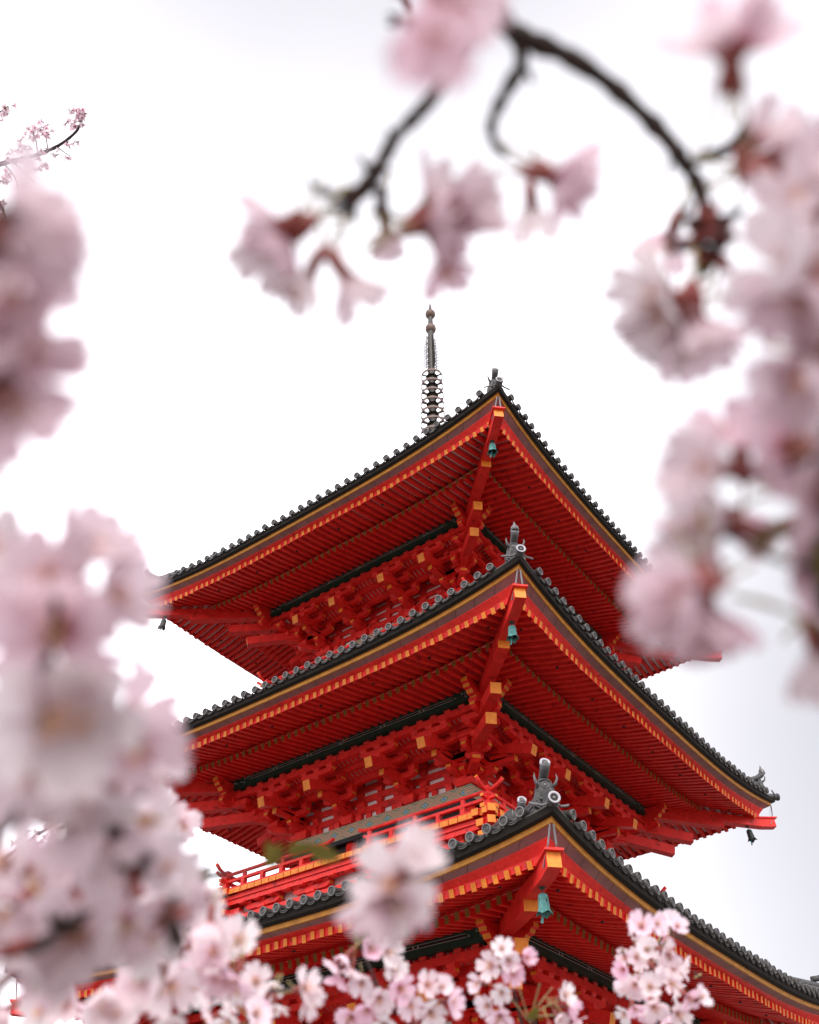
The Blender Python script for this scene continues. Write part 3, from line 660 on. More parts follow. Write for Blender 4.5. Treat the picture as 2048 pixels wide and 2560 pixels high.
    bal.box(-rb_-0.06, -rb_+0.05, -rb_+0.05, rb_+0.06, zd-0.285, zd-0.21, 'red')
    nn = int(2*rb_/0.42)
    for q in range(nn): block(bal, -rb_-0.135, -rb_+0.25+q*0.42, zd-0.355, 0.17, 0.055)
    balm = bal.mesh('balcony')
    # corner: crossing beam ends in steps
    bc = MB()
    for (zz, s0) in ((zd-0.105, 0.16), (zd-0.30, 0.12), (zd-0.50, 0.08)):
        for sg in (0, 1):
            for off in (-0.17, 0.06) if zz > zd-0.2 else (-0.10,):
                a_, b_ = rd-0.6, rd+s0-0.10; c = rd-0.14+off
                if sg: bc.box(-b_, -a_, -c-0.075, -c+0.075, zz, zz+0.125, 'red', xm='gold')
                else: bc.box(-c-0.075, -c+0.075, -b_, -a_, zz+0.002, zz+0.123, 'red', ym='gold')
        bc.bar(D(rd-0.6, zz+0.06), D(rd+s0-0.09, zz+0.06), 0.15, 0.14, 'red', end='gold')
    bcm = bc.mesh('balcony_corner')
    ra_ = MB(); g0 = 0.60
    for sg in (-1, 1):
        for zz, hh, ww in ((zd+0.0, 0.075, 0.10), (zd+0.205, 0.055, 0.075)):
            ra_.poly_bar([(-rr, sg*g0-sg*0.12, zz+hh/2+0.035 if zz > zd+.1 else zz+hh/2), (-rr, sg*g0, zz+hh/2), (-rr, sg*(rr+0.08), zz+hh/2), (-rr, sg*(rr+0.2), zz+hh/2+0.01)], ww, hh, 'red', end='gold', up=Vector((0, 0, 1)), start='gold')
        zz = zd+0.385
        ra_.tube([(-rr, sg*(g0-0.26), zz+0.05), (-rr, sg*(g0-0.14), zz+0.012), (-rr, sg*g0, zz), (-rr, sg*(rr-0.1), zz), (-rr, sg*(rr+0.1), zz+0.012), (-rr, sg*(rr+0.24), zz+0.07), (-rr, sg*(rr+0.36), zz+0.16)], 0.038, 'red', 10, end='gold')
    rm = ra_.mesh('railing')
    ps = MB(); ps.box(-0.05, 0.05, -0.05, 0.05, 0.075, 0.205, 'red'); ps.box(-0.028, 0.028, -0.04, 0.04, 0.26, 0.352, 'red'); psm = ps.mesh('post')
    pq = MB(); pq.box(-0.045, 0.045, -0.045, 0.045, 0.075, 0.21, 'red'); pqm = pq.mesh('post')
    pc = MB(); pc.box(-0.062, 0.062, -0.062, 0.062, -0.05, 0.47, 'red'); block(pc, 0, 0, 0.26, 0.17, 0.08); pcm = pc.mesh('corner_post')
    for k in range(4):
        a = k*PI/2; bo = link('balcony', balm, pagoda, a); link('balcony_corner', bcm, bo); link('railing', rm, bo)
        L = rr-g0
        for sg in (-1, 1):
            for q in range(5):
                link('post', psm if q % 2 == 0 else pqm, bo, 0, (-rr, sg*(g0+0.02+L*q/5.0), zd))
        link('corner_post', pcm, bo, 0, (-rr, -rr, zd))
for i in (1, 2, 3): build_body(i)
sb = MB(); sb.box(-3.6, 3.6, -3.6, 3.6, 0.004, 0.9, 'stone'); sb.build('stone_base', pagoda)

# ---- spire
sp = MB(); sp.tube([(0, 0, 21.2), (0, 0, 23.2), (0, 0, 30.2), (0, 0, 31.0), (0, 0, 31.9), (0, 0, 32.22)], [0.15, 0.14, 0.115, 0.095, 0.06, 0.012], 'bronze', 12)
spire = sp.build('spire', pagoda)
b = MB(); b.box(-0.75, 0.75, -0.75, 0.75, 21.2, 21.9, 'bronze'); b.lathe([(0.62, 21.9), (0.6, 22.15), (0.42, 22.45), (0.2, 22.6), (0.45, 22.75), (0.55, 22.95), (0.3, 22.98)], 'bronze', 20); b.build('spire_base', spire)
for n in range(9):
    z = 27.45-0.525*n; R_ = 0.395+0.0075*n; r = MB()
    r.lathe([(R_, z-0.05), (R_, z+0.05), (R_-0.022, z+0.05), (R_-0.022, z-0.05), (R_, z-0.05)], 'bronzelight', 32, smooth=False)
    r.lathe([(0.09, z+0.09), (0.14, z+0.06), (0.155, z), (0.14, z-0.06), (0.10, z-0.10)], 'bronze', 16)
    r.lathe([(0.22, z-0.012), (0.22, z+0.012), (0.10, z+0.014)], 'bronze', 16); r.lathe([(0.10, z-0.014), (0.22, z-0.012)], 'bronze', 16)
    for q in range(8):
        a = 2*PI*q/8+0.2; r.bar((0.1*math.cos(a), 0.1*math.sin(a), z), ((R_-0.01)*math.cos(a), (R_-0.01)*math.sin(a), z), 0.05, 0.03, 'bronze')
    r.build('spire_ring', spire)
for q in range(4):          # openwork flame plates
    a = PI/4+PI/2*q+0.25; ca, sa = math.cos(a), math.sin(a); f = MB(); P3 = lambda r, z: (r*ca, r*sa, z)
    for k in range(22):
        z = 27.95+k*0.092; out = 0.36-0.004*k if k < 15 else 0.36-0.014*(k-14)-0.07
        f.tube([P3(0.08, z), P3(out*0.6, z-0.02), P3(out*0.9, z+0.01), P3(out, z+0.075)], [0.017, 0.017, 0.015, 0.006], 'bronze', 4)
    for rr_ in (0.12, 0.19): f.tube([P3(rr_, 27.95), P3(rr_+0.02, 28.9), P3(rr_-0.02, 29.9)], 0.010, 'bronze', 4)
    for k in range(16): f.tube([P3(0.13, 28.0+k*0.12), P3(0.21, 28.06+k*0.12)], 0.009, 'bronze', 4)
    f.build('flame_plate', spire)
for z, rr_, hh in ((30.46, 0.212, 0.24), (31.44, 0.203, 0.225)):
    o = MB(); o.lathe([(0.06, -hh*1.02), (rr_*0.55, -hh*0.88), (rr_*0.88, -hh*0.5), (rr_, -hh*0.05), (rr_*0.93, hh*0.42), (rr_*0.62, hh*0.82), (0.05, hh)], 'bronzelight', 20, (0, 0, z)); o.build('spire_orb', spire)

# ------------------------------------------------------------------ wind bells
def bell(loc, label, swing, sc=1.0, pal='copper', yaw=0.3):
    t = thing('wind_bell', label, 'bell', loc, 'wind bells under the corner rafters'); t.rotation_euler = (swing, 0, yaw); t.scale = (sc,)*3
    b = MB(); b.lathe([(0.0, -0.085), (0.045, -0.087), (0.062, -0.10), (0.068, -0.14), (0.073, -0.145), (0.073, -0.155), (0.070, -0.16), (0.074, -0.22), (0.078, -0.225), (0.078, -0.235), (0.078, -0.27), (0.088, -0.31)], pal, 20)
    i0 = len(b.v); n = 40
    for j in range(n):
        a = 2*PI*j/n; b.v.append((0.088*math.cos(a), 0.088*math.sin(a), -0.31))
    for j in range(n):       # flared, cusped lip
        a = 2*PI*j/n; c = abs(math.sin(a*2)); b.v.append(((0.10+0.025*(1-c))*math.cos(a), (0.10+0.025*(1-c))*math.sin(a), -0.33-0.045*(1-c)**0.7))
    for j in range(n): b.face([i0+j, i0+(j+1) % n, i0+n+(j+1) % n, i0+n+j], pal, True)
    b.lathe([(0.082, -0.30), (0.07, -0.25), (0.06, -0.16), (0.0, -0.12)], 'darkbronze', 16)
    b.build('bell_body', t)
    c = MB(); c.tube([(0, 0, -0.12), (0.004, 0.01, -0.30)], 0.006, 'darkbronze', 5); c.bar((0.004, 0.01, -0.27), (0.012, 0.05, -0.46), 0.034, 0.008, 'copper', up=Vector((1, 0, 0))); c.build('clapper', t)
    h = MB(); h.lathe([(0.05, 0.0), (0.045, -0.012), (0.016, -0.02), (0.012, -0.03)], 'darkbronze', 10); h.tube([(0, 0, -0.02), (0.012, 0, -0.045), (0, 0, -0.07), (-0.012, 0, -0.05)], 0.006, 'darkbronze', 5); h.tube([(0, 0, -0.06), (0, 0.01, -0.075), (0, 0, -0.09)], 0.008, 'darkbronze', 5); h.build('hook', t)
for i, k, lab, sw, pal in ((3, 0, 'pale green wind bell hanging from the front corner of the top roof', 0.05, 'copper'), (2, 0, 'pale green wind bell with swinging clapper at the front corner of the middle roof', 0.02, 'copper'), (1, 0, 'largest green wind bell, hanging at the front corner of the lowest roof', 0.0, 'copper'),
                      (3, 3, 'dark wind bell against the sky under the left tip of the top roof', 0.08, 'darkbronze'), (2, 1, 'dark green wind bell against the sky under the right tip of the middle roof', -0.1, 'darkbronze')):
    S = ST[i]; d = S['R']-0.57; p = Matrix.Rotation(k*PI/2, 3, 'Z') @ Vector((-d, -d, S['Z']-0.625)); bell(p, lab, sw, 1.0 if i > 1 else 1.02, pal)

# ------------------------------------------------------------------ halls beyond
def hall(name, label, cx, cy, zr, w_, d_, yaw, wallm):
    t = thing(name, label, 'temple hall', (cx, cy, 0)); t.rotation_euler = (0, 0, yaw)
    ze = zr-4.2; b = MB(); b.box(-w_/2+2.2, w_/2-2.2, -d_/2+2.2, d_/2-2.2, 0.01, ze, wallm)
    for q in range(7):
        x = -w_/2+2.2+(w_-4.4)*q/6
        for sg in (-1, 1): b.tube([(x, sg*(d_/2-2.2), 0.01), (x, sg*(d_/2-2.2), ze)], 0.25, 'red', 8)
    b.build('wall', t)
    r = MB()
    for sg in (-1, 1):
        prof = [(0.0, zr), (0.25, zr-1.7), (0.55, zr-3.1), (0.8, zr-3.8), (1.0, zr-4.1)]
        for (a, za), (b_, zb) in zip(prof, prof[1:]):
            x0, x1 = w_/2*0.72+w_/2*0.28*a, w_/2*0.72+w_/2*0.28*b_
            r.quad((-x0, sg*d_/2*a, za), (x0, sg*d_/2*a, za), (x1, sg*d_/2*b_, zb), (-x1, sg*d_/2*b_, zb), 'tile')
            for e in (-1, 1): r.quad((e*x0, -d_/2*a, za), (e*x0, d_/2*a, za), (e*x1, d_/2*b_, zb), (e*x1, -d_/2*b_, zb), 'tile')
        n = int(w_/0.45)
        for q in range(n):
            x = -w_/2+0.3+(w_-0.6)*q/(n-1); pts = [(x, sg*d_/2*a, za+0.06) for a, za in prof if abs(x) <= w_/2*0.72+w_/2*0.28*a]
            if len(pts) > 1: r.tube(pts, 0.11, 'tile', 6)
    r.box(-w_/2, w_/2, -d_/2, d_/2, zr-4.45, zr-4.15, 'red')
    ro = r.build('roof', t); g_ = MB(); g_.box(-w_/2*0.72, w_/2*0.72, -0.3, 0.3, zr-0.1, zr+0.4, 'tileclean'); g_.tube([(-w_/2*0.74, 0, zr+0.45), (w_/2*0.74, 0, zr+0.45)], 0.2, 'tileclean', 8); g_.build('ridge', ro)
p = px(2075, 2462, 38); hall('temple_hall', 'grey tiled temple hall roof just visible beside the lowest pagoda roof', p.x, p.y, p.z-0.45, 16, 10, 0.35, 'white')
p = px(-60, 2475, 34); hall('temple_gate', 'red temple building with dark eaves behind the lower left blossoms', p.x, p.y, p.z-1.3, 20, 14, 1.0, 'red')

# ------------------------------------------------------------------ cherry blossom
def petal(mb, ang, tilt, L, W, cup, m, rnd):
    nu, nv = 6, 4; i0 = len(mb.v); ca, sa = math.cos(ang), math.sin(ang); curl = rnd.uniform(-0.25, 0.25)
    for a in range(nu+1):
        k = a/nu; hw = W*math.sin(PI*min(1, 0.10+0.80*k**0.85))**0.75*(0.30+0.70*min(1, k*1.7))
        for b in range(nv+1):
            s = b/nv*2-1; ext = L*k
            if a == nu: ext -= L*(0.20*max(0, 1-abs(s)*2.2)+0.14*abs(s)**3); hw2 = W*0.62
            else: hw2 = hw
            if a == nu-1: hw2 = W*0.93
            y = s*hw2; x = 0.0015+ext*math.cos(tilt+cup*k*0.5); z = ext*math.sin(tilt+cup*k*0.5)+cup*0.0028*(s*s)*k*1.6+curl*0.003*s*k+rnd.uniform(-1, 1)*0.0004*k
            mb.v.append((x*ca-y*sa, x*sa+y*ca, z))
    for a in range(nu):
        for b in range(nv):
            q = i0+a*(nv+1)+b; mb.face([q, q+nv+1, q+nv+2, q+1], m, True)
def make_flower(seed, tilt, cup, m, wid=0.0073):
    rnd = random.Random(seed); b = MB()
    for k in range(5): petal(b, 2*PI*k/5+rnd.uniform(-0.13, 0.13), tilt+rnd.uniform(-0.13, 0.13), 0.0175*rnd.uniform(0.92, 1.08), wid*rnd.uniform(0.88, 1.12), cup+rnd.uniform(-0.2, 0.2), m, rnd)
    pm_ = b.mesh('blossom')
    s = MB()
    for k in range(16):
        a = rnd.uniform(0, 2*PI); sp_ = rnd.uniform(0.15, 0.75)*(1.0 if tilt < 0.7 else 0.5); L = rnd.uniform(0.006, 0.010)
        e = Vector((math.cos(a)*math.sin(sp_), math.sin(a)*math.sin(sp_), math.cos(sp_)))*L
        s.tube([(0, 0, 0.0005), tuple(e*0.6+Vector((0, 0, 0.0006))), tuple(e)], [0.0003, 0.00025, 0.0002], 'stamen', 3, cap=False)
        s.lathe([(0, -0.0006), (0.0006, 0), (0, 0.0006)], 'stamen', 4, tuple(e))
    sm = s.mesh('stamens')
    c = MB(); c.lathe([(0.0007, -0.0125), (0.0021, -0.011), (0.0028, -0.007), (0.0027, -0.002), (0.0016, 0.0)], 'calyx', 7)
    for k in range(5):
        a = 2*PI*k/5+0.6; r2 = 0.0090; tz = math.sin(tilt)*0.006
        i = len(c.v); c.v += [(0.0026*math.cos(a-0.7), 0.0026*math.sin(a-0.7), -0.0015), (0.0026*math.cos(a+0.7), 0.0026*math.sin(a+0.7), -0.0015), (r2*math.cos(a)*math.cos(tilt), r2*math.sin(a)*math.cos(tilt), tz-0.0015)]
        c.face((i, i+1, i+2), 'calyx')
    bx, by = rnd.uniform(-0.005, 0.005), rnd.uniform(-0.005, 0.005)
    c.tube([(0, 0, -0.010), (bx*0.4, by*0.4, -0.018), (bx, by, -0.027)], [0.0007, 0.0006, 0.0007], 'pedicel', 5)
    return pm_, sm, c.mesh('calyx')
FL = {}
for kind, tilt, cup in (('open', 0.28, 0.35), ('cup', 0.62, 0.35), ('bell', 0.76, -0.2), ('shut', 1.12, -0.15)):
    FL[kind] = [make_flower(s*7+len(kind), tilt+0.06*(s-1), cup, 'petal', 0.0060 if kind == 'bell' else 0.0073) for s in range(4)]
    FL[kind+'p'] = [make_flower(s*7+50+len(kind), tilt+0.06*(s-1), cup, 'petalpink') for s in range(3)]
    FL[kind+'w'] = [make_flower(s*7+90+len(kind), tilt+0.06*(s-1), cup, 'petalcream') for s in range(3)]
FR = random.Random(3)
def blossom(root, x, y, dia, axis, kind='open', d=None):
    """x, y, dia in photo pixels; axis in camera terms (right, up, towards the lens): where the petals open"""
    sc = FR.uniform(0.86, 1.12); dia *= BS
    if d is None: d = FPX*0.0345/dia
    a = Vector(axis).normalized(); wa = (CR*a.x+CU*a.y-CF*a.z).normalized()
    pm_, sm, cm_ = FR.choice(FL[kind])
    o = link('blossom', pm_, root); rot = wa.to_track_quat('Z', 'Y').to_matrix().to_4x4() @ Matrix.Rotation(FR.uniform(0, 6.28), 4, 'Z')
    o.matrix_world = Matrix.Translation(px(x, y, d)) @ rot @ Matrix.Diagonal((sc, sc, sc, 1))
    link('stamens', sm, o); link('calyx', cm_, o); return o
def twig(root, pts, r, m='bark', name='twig', n=7):
    """pts: (x, y, depth) in photo pixels and metres; r: radius in metres at both ends; lightly knotted"""
    P_ = [px(*p) for p in pts]; out = []; rad = []; rn = random.Random(int(pts[0][0]*7+pts[0][1]))
    K = 5
    for j in range(len(P_)-1):
        p0 = P_[max(j-1, 0)]; p1 = P_[j]; p2 = P_[j+1]; p3 = P_[min(j+2, len(P_)-1)]
        for q in range(K if j < len(P_)-2 else K+1):
            t = q/K; v = 0.5*((2*p1)+(p2-p0)*t+(2*p0-5*p1+4*p2-p3)*t*t+(3*p1-p0-3*p2+p3)*t**3); out.append(v)
            f = (j+t)/(len(P_)-1); rad.append((r[0]+(r[1]-r[0])*f)*rn.uniform(0.80, 1.24))
    b = MB(); b.tube(out, rad, m, n); return b.build(name, root)
def buds(root, x, y, d, s, n, m='calyx'):
    """scaly bud cluster on a twig"""
    b = MB(); rn = random.Random(int(x+y))
    for q in range(n):
        c = px(x, y, d); a = Vector((rn.uniform(-1, 1), rn.uniform(-1, 1), rn.uniform(-1, 1))).normalized(); L = s*rn.uniform(0.7, 1.3)
        b.tube([c, c+a*L*0.5, c+a*L], [L*0.12, L*0.20, L*0.03], rn.choice(['bark', 'barkgrey', m]), 6)
    b.build('bud', root)
def leaf(root, x, y, d, L, axis, m='leaf'):
    a = Vector(axis).normalized(); wa = (CR*a.x+CU*a.y-CF*a.z); sd_ = wa.cross(CF).normalized(); nn = wa.cross(sd_); b = MB(); c = px(x, y, d); i0 = 0
    for k in range(7):
        f = k/6; h = L*0.22*math.sin(PI*(0.04+0.96*f)**0.8)+0.0003
        for s in (-1, -0.5, 0, 0.5, 1): b.v.append(tuple(c+wa*L*f+sd_*h*s+nn*(abs(s)*h*0.35+L*0.12*f*f)))
    for k in range(6):
        for q in range(4): j = k*5+q; b.face([j, j+1, j+6, j+5], m, True)
    b.build('leaf', root)
def fill(root, poly_blobs, seed, kinds=('open', 'open', 'cup'), zmean=0.75):
    rn = random.Random(seed)
    for (cx, cy, rx, ry, n, dia) in poly_blobs:
        for q in range(n):
            a = rn.uniform(0, 6.28); r = math.sqrt(rn.uniform(0, 1)); x = cx+rx*r*math.cos(a); y = cy+ry*r*math.sin(a)
            ax = (r*math.cos(a)*0.9+rn.uniform(-.6, .6), -r*math.sin(a)*0.9+rn.uniform(-.6, .6), zmean+rn.uniform(-.5, .5))
            blossom(root, x, y, dia*rn.uniform(0.85, 1.18), ax, rn.choice(kinds))

K8 = 2048/1725      # the notes below were taken on a 1725-pixel-wide view
DS, BS = 0.787, 1.27     # depth and size of the sprays now being built
def q8(*p): return [(a*K8, b*K8, d*DS) for a, b, d in p]
# -- branch across the top
DS, BS = 0.66, 1.56
br = thing('cherry_branch', 'dark bare cherry branch arching across the top with hanging blossoms', 'cherry branch', px(1230, -60, 0.31))
br2 = br
def finish(root):
    """children were placed in world space: keep them there under the moved Empty"""
    inv = Matrix.Translation(root.location).inverted()
    for c in root.children:
        c.matrix_parent_inverse = inv
twig(br, q8((1015, -60, .47), (1040, 10, .47), (1085, 72, .47), (1180, 112, .47), (1270, 168, .475), (1350, 238, .48), (1410, 300, .48), (1442, 347, .48), (1470, 390, .48), (1482, 432, .48), (1502, 466, .48)), (0.0039, 0.0025))
twig(br, q8((1085, 72, .47), (1098, 132, .47), (1062, 200, .47), (1036, 258, .47), (1040, 300, .47), (1064, 328, .47)), (0.0027, 0.0014))
twig(br, q8((1095, 130, .47), (1108, 150, .47), (1122, 175, .465)), (0.0021, 0.0005), name='spur')
twig(br, q8((1064, 328, .47), (1100, 345, .47), (1140, 368, .47)), (0.0006, 0.0005), 'pedicel', 'stalk')
twig(br, q8((1035, 0, .47), (1000, 75, .47), (930, 180, .47), (880, 240, .47), (832, 290, .47), (800, 348, .47), (770, 392, .47), (732, 436, .47)), (0.0021, 0.0030))
twig(br, q8((770, 395, .47), (715, 410, .47), (670, 402, .47), (650, 375, .47)), (0.0023, 0.0007), name='spur')
twig(br, q8((775, 390, .47), (800, 400, .47), (806, 420, .47), (800, 448, .47)), (0.0018, 0.0021), name='spur')
twig(br, q8((782, 370, .47), (760, 335, .47), (750, 320, .47)), (0.0014, 0.0004), name='spur')
twig(br, q8((815, 320, .47), (822, 285, .47), (818, 268, .47)), (0.0017, 0.0004), name='spur')
twig(br, q8((1446, 347, .48), (1490, 330, .48), (1535, 312, .48), (1568, 275, .48)), (0.0017, 0.0025))
twig(br, q8((1500, 466, .48), (1530, 462, .48), (1562, 440, .48)), (0.0023, 0.0016))
twig(br, q8((1420, 330, .48), (1400, 370, .478), (1385, 398, .476)), (0.0008, 0.0004), 'barkgrey', 'spur')
twig(br, q8((1455, 430, .48), (1430, 470, .478), (1405, 510, .476)), (0.0014, 0.0011), 'bark', 'spur')
for x, y, s, n in ((735, 432, .006, 7), (802, 448, .006, 7), (1560, 292, .007, 8), (1480, 500, .010, 11), (1500, 540, .010, 11), (1520, 490, .008, 8), (1470, 460, .006, 6), (775, 385, .005, 6), (800, 350, .005, 5), (1120, 430, .004, 3), (845, 40, .006, 5)): buds(br, x*K8, y*K8, .313, s*1.05, n+1)
for (xa, ya, xb, yb) in ((720, 440, 632, 458), (728, 450, 710, 545), (722, 448, 700, 548), (815, 452, 888, 468), (820, 455, 880, 478), (1505, 540, 1440, 600), (1510, 540, 1470, 615), (1515, 545, 1490, 660), (1530, 150, 1536, 250), (1545, 150, 1540, 262), (805, 450, 815, 485), (880, 478, 925, 545)): twig(br, q8((xa, ya, .475), ((xa+xb)/2+4, (ya+yb)/2, .474), (xb, yb, .472)), (0.0005, 0.0004), 'pedicel', 'stalk')
for x, y, dia, ax, kd in ((590, 470, 165, (-1, -.25, .15), 'cup'), (612, 505, 165, (-.8, -.75, .1), 'cup'), (585, 510, 165, (-.6, -.6, -.5), 'cup'),
        (650, 578, 165, (-.45, -.9, .1), 'bell'), (728, 582, 165, (.55, -.85, .1), 'bell'),
        (895, 480, 165, (.9, .1, .2), 'cup'), (905, 430, 160, (.7, .6, .1), 'cup'), (915, 490, 165, (.8, -.4, .3), 'cup'), (930, 545, 165, (.3, -1, .2), 'bell'), (812, 480, 105, (.1, -1, .1), 'shut'), (950, 445, 165, (.9, .4, -.2), 'cup'),
        (1165, 372, 165, (.85, -.25, .2), 'cup'), (1175, 385, 165, (.6, -.7, .1), 'bell'), (1120, 435, 140, (.05, -1, .1), 'bell'),
        (1400, 628, 165, (-.85, -.1, .3), 'open'), (1432, 640, 160, (-.5, -.8, .2), 'bell'), (1470, 668, 165, (.05, -1, .1), 'bell'), (1412, 660, 165, (-.7, -.6, .35), 'cup'), (1445, 690, 165, (.2, -.9, .3), 'cup'),
        (1530, 110, 225, (-.35, .95, .1), 'bell'), (1552, 110, 225, (.35, .95, .1), 'bell'),
        (1592, 355, 150, (.1, .1, 1), 'open'), (1625, 330, 160, (.8, .4, .3), 'cup'), (1590, 300, 165, (.6, .7, .1), 'bell'), (1415, 495, 120, (-.3, -.9, .2), 'bell'),
        (1645, 370, 170, (.7, -.3, .5), 'open')):
    blossom(br, x*K8, y*K8, dia, ax, kd)
for x, y, dia, ax, kd in ((922, 0, 285, (-.06, -1, .05), 'shut'), (955, -70, 240, (.1, -1, .1), 'shut'), (850, -8, 95, (-.3, .3, .9), 'shut')): blossom(br, x*K8, y*K8, dia, ax, kd)
finish(br)

# -- mass down the right side
DS, BS = 0.62, 1.0
rb = thing('cherry_branch', 'out of focus blossom branch filling the right edge', 'cherry branch', px(2150, 1000, 0.24))
twig(rb, q8((1800, 250, .38), (1765, 480, .38), (1745, 760, .38), (1755, 1000, .38), (1735, 1180, .38), (1740, 1320, .38), (1780, 1450, .38)), (0.0024, 0.0018))
twig(rb, q8((1750, 930, .38), (1700, 970, .38), (1640, 990, .38)), (0.0012, 0.0008)); twig(rb, q8((1735, 1200, .38), (1660, 1185, .38), (1590, 1160, .38), (1520, 1120, .38)), (0.0012, 0.0007)); twig(rb, q8((1735, 1330, .38), (1640, 1280, .38), (1540, 1255, .38)), (0.0010, 0.0007), 'pedicel')
for x, y, dia, ax, kd in ((1690, 590, 340, (-.85, .35, .2), 'cup'), (1680, 610, 340, (-.6, -.7, .3), 'cup'), (1700, 600, 330, (.2, .1, .95), 'open'), (1700, 460, 310, (-.5, .6, .5), 'bell'), (1715, 760, 340, (-.6, -.65, .25), 'cup'), (1735, 740, 330, (.1, -.2, .95), 'open'), (1750, 400, 310, (.1, .5, .7), 'cup'), (1650, 440, 190, (-.2, -.3, .9), 'open'),
        (1520, 985, 320, (-.9, .15, .25), 'cup'), (1560, 940, 290, (-.2, .9, .3), 'cup'), (1665, 945, 310, (.1, .1, .95), 'open'), (1735, 1050, 320, (.1, -.1, 1), 'open'), 
        (1525, 1105, 310, (-.95, .15, .2), 'cup'), (1490, 1130, 300, (-.7, -.6, .3), 'bell'), (1745, 1180, 320, (.2, -.1, 1), 'open'),
        (1465, 1245, 350, (-.8, -.25, .3), 'cup'), (1460, 1272, 340, (-.35, -.85, .3), 'bell'), (1440, 1265, 330, (-.6, -.5, .6), 'open'), (1720, 1370, 320, (.1, -.8, .4), 'cup'), (1770, 1260, 320, (.1, .3, .9), 'open'), (1640, 1110, 250, (-.9, -.3, .1), 'shut'), (1495, 1285, 330, (.15, -.95, .3), 'cup')):
    blossom(rb, x*K8, y*K8, dia, ax, kd)
leaf(rb, 1575*K8, 1165*K8, .235, 0.009, (.6, .6, .4)); leaf(rb, 1735*K8, 1130*K8, .235, 0.014, (-.2, -.8, .3)); leaf(rb, 1610*K8, 1120*K8, .235, 0.008, (.8, .2, .3))
finish(rb)

# -- mass down the left side
lb = thing('cherry_branch', 'large blurred blossom branch rising along the left edge', 'cherry branch', px(-150, 1700, 0.28))
twig(lb, q8((-60, 1500, .37), (60, 1480, .37), (110, 1350, .37), (120, 1240, .37)), (0.0022, 0.001)); twig(lb, q8((-60, 1800, .46), (60, 1690, .46), (160, 1600, .46), (250, 1570, .46), (330, 1500, .46)), (0.0025, 0.001)); DS = 0.8; twig(lb, q8((-40, 1980, .45), (100, 1880, .45), (230, 1800, .45), (360, 1830, .45), (470, 1835, .45)), (0.0022, 0.0008))
for x, y, dia, ax, kd in ((105, 1225, 320, (.15, .35, .9), 'open'), (175, 1180, 300, (.55, .8, .1), 'cup'), (15, 1190, 280, (-.3, .6, .6), 'cup'), (125, 1325, 330, (.15, -.05, 1), 'open'), (225, 1260, 290, (.8, .2, .3), 'cup'), (190, 1385, 290, (.5, -.7, .3), 'bell'),
        (100, 1520, 340, (.55, .1, .7), 'open'), (180, 1520, 330, (.2, .1, .95), 'open'), (285, 1572, 270, (.3, 0, .9), 'open'), (270, 1510, 250, (.85, .4, .2), 'cup'), (70, 1590, 320, (.1, -.4, .9), 'cup'), (190, 1640, 280, (.1, -.6, .7), 'cup'), (315, 1610, 230, (.6, -.5, .4), 'bell')): blossom(lb, x*K8, y*K8, dia, ax, kd)
for x, y in ((190, 2032), (252, 2045), (60, 1790), (300, 1960), (340, 2170), (150, 2330), (90, 1560), (420, 2290)): buds(lb, x, y, 0.29, 0.010, 7)
fill(lb, [(230, 2050, 150, 60, 5, 235), (110, 2230, 140, 110, 7, 240), (350, 2190, 80, 90, 6, 200), (230, 2340, 160, 90, 7, 230), (70, 2420, 100, 70, 4, 230), (350, 2330, 70, 60, 3, 175)], 21)
finish(lb)
lt = thing('cherry_branch', 'very blurred mauve blossom spray at the upper left edge', 'cherry branch', px(-150, 600, 0.17))
DS = 0.63; twig(lt, q8((-80, 430, .27), (-10, 440, .27), (50, 465, .27)), (0.0013, 0.0008)); twig(lt, q8((-80, 700, .27), (-20, 750, .27), (20, 790, .27)), (0.0013, 0.0008))
for x, y, dia, ax, kd in ((35, 450, 430, (.9, .40, .1), 'bell'), (20, 500, 440, (.97, -.12, .15), 'shut'), (-10, 560, 430, (.55, -.8, .2), 'bell'), (-80, 650, 400, (.2, -.2, .9), 'open'), (5, 760, 420, (.95, .12, .1), 'bell'), (-15, 810, 430, (.75, -.6, .15), 'bell'), (-70, 790, 420, (.2, -.1, .95), 'open'), (-40, 700, 380, (.6, .6, .3), 'cup'), (-110, 960, 330, (.3, -.4, .7), 'open')): blossom(lt, x*K8, y*K8, dia, ax, kd)
finish(lt)
DS = BS = 1.0

# -- lower sprigs, nearly sharp
s1 = thing('cherry_sprig', 'dense ball of pink white blossoms in front of the lowest roof on the right', 'blossom sprig', px(1640, 2700, 1.40))
twig(s1, [(1650, 2800, 1.42), (1645, 2600, 1.42), (1640, 2440, 1.42), (1655, 2330, 1.42), (1672, 2280, 1.42)], (0.0035, 0.0012), 'barkgrey')
fill(s1, [(1650, 2350, 75, 55, 11, 60), (1625, 2430, 105, 60, 15, 62), (1640, 2500, 112, 55, 15, 62)], 5, ('openp', 'cupp', 'openw', 'bellp', 'openw'))
for x, y in ((1560, 2380), (1745, 2440), (1600, 2470), (1690, 2400), (1660, 2540)): buds(s1, x, y, 1.38, .010, 4, 'pedicel')
for x, y in ((1678, 2305), (1590, 2325)): blossom(s1, x, y, 60, (.1, .9, .3), 'cupp')
leaf(s1, 1670, 2300, 1.41, 0.02, (0, 1, .2)); leaf(s1, 1655, 2370, 1.38, 0.016, (.3, .9, .2)); finish(s1)
s2 = thing('cherry_sprig', 'pink white blossom sprig with olive stalks at the bottom centre right', 'blossom sprig', px(1320, 2720, 1.2))
twig(s2, [(1330, 2800, 1.22), (1320, 2640, 1.22), (1300, 2540, 1.22), (1285, 2470, 1.22)], (0.003, 0.0012), 'barkgrey')
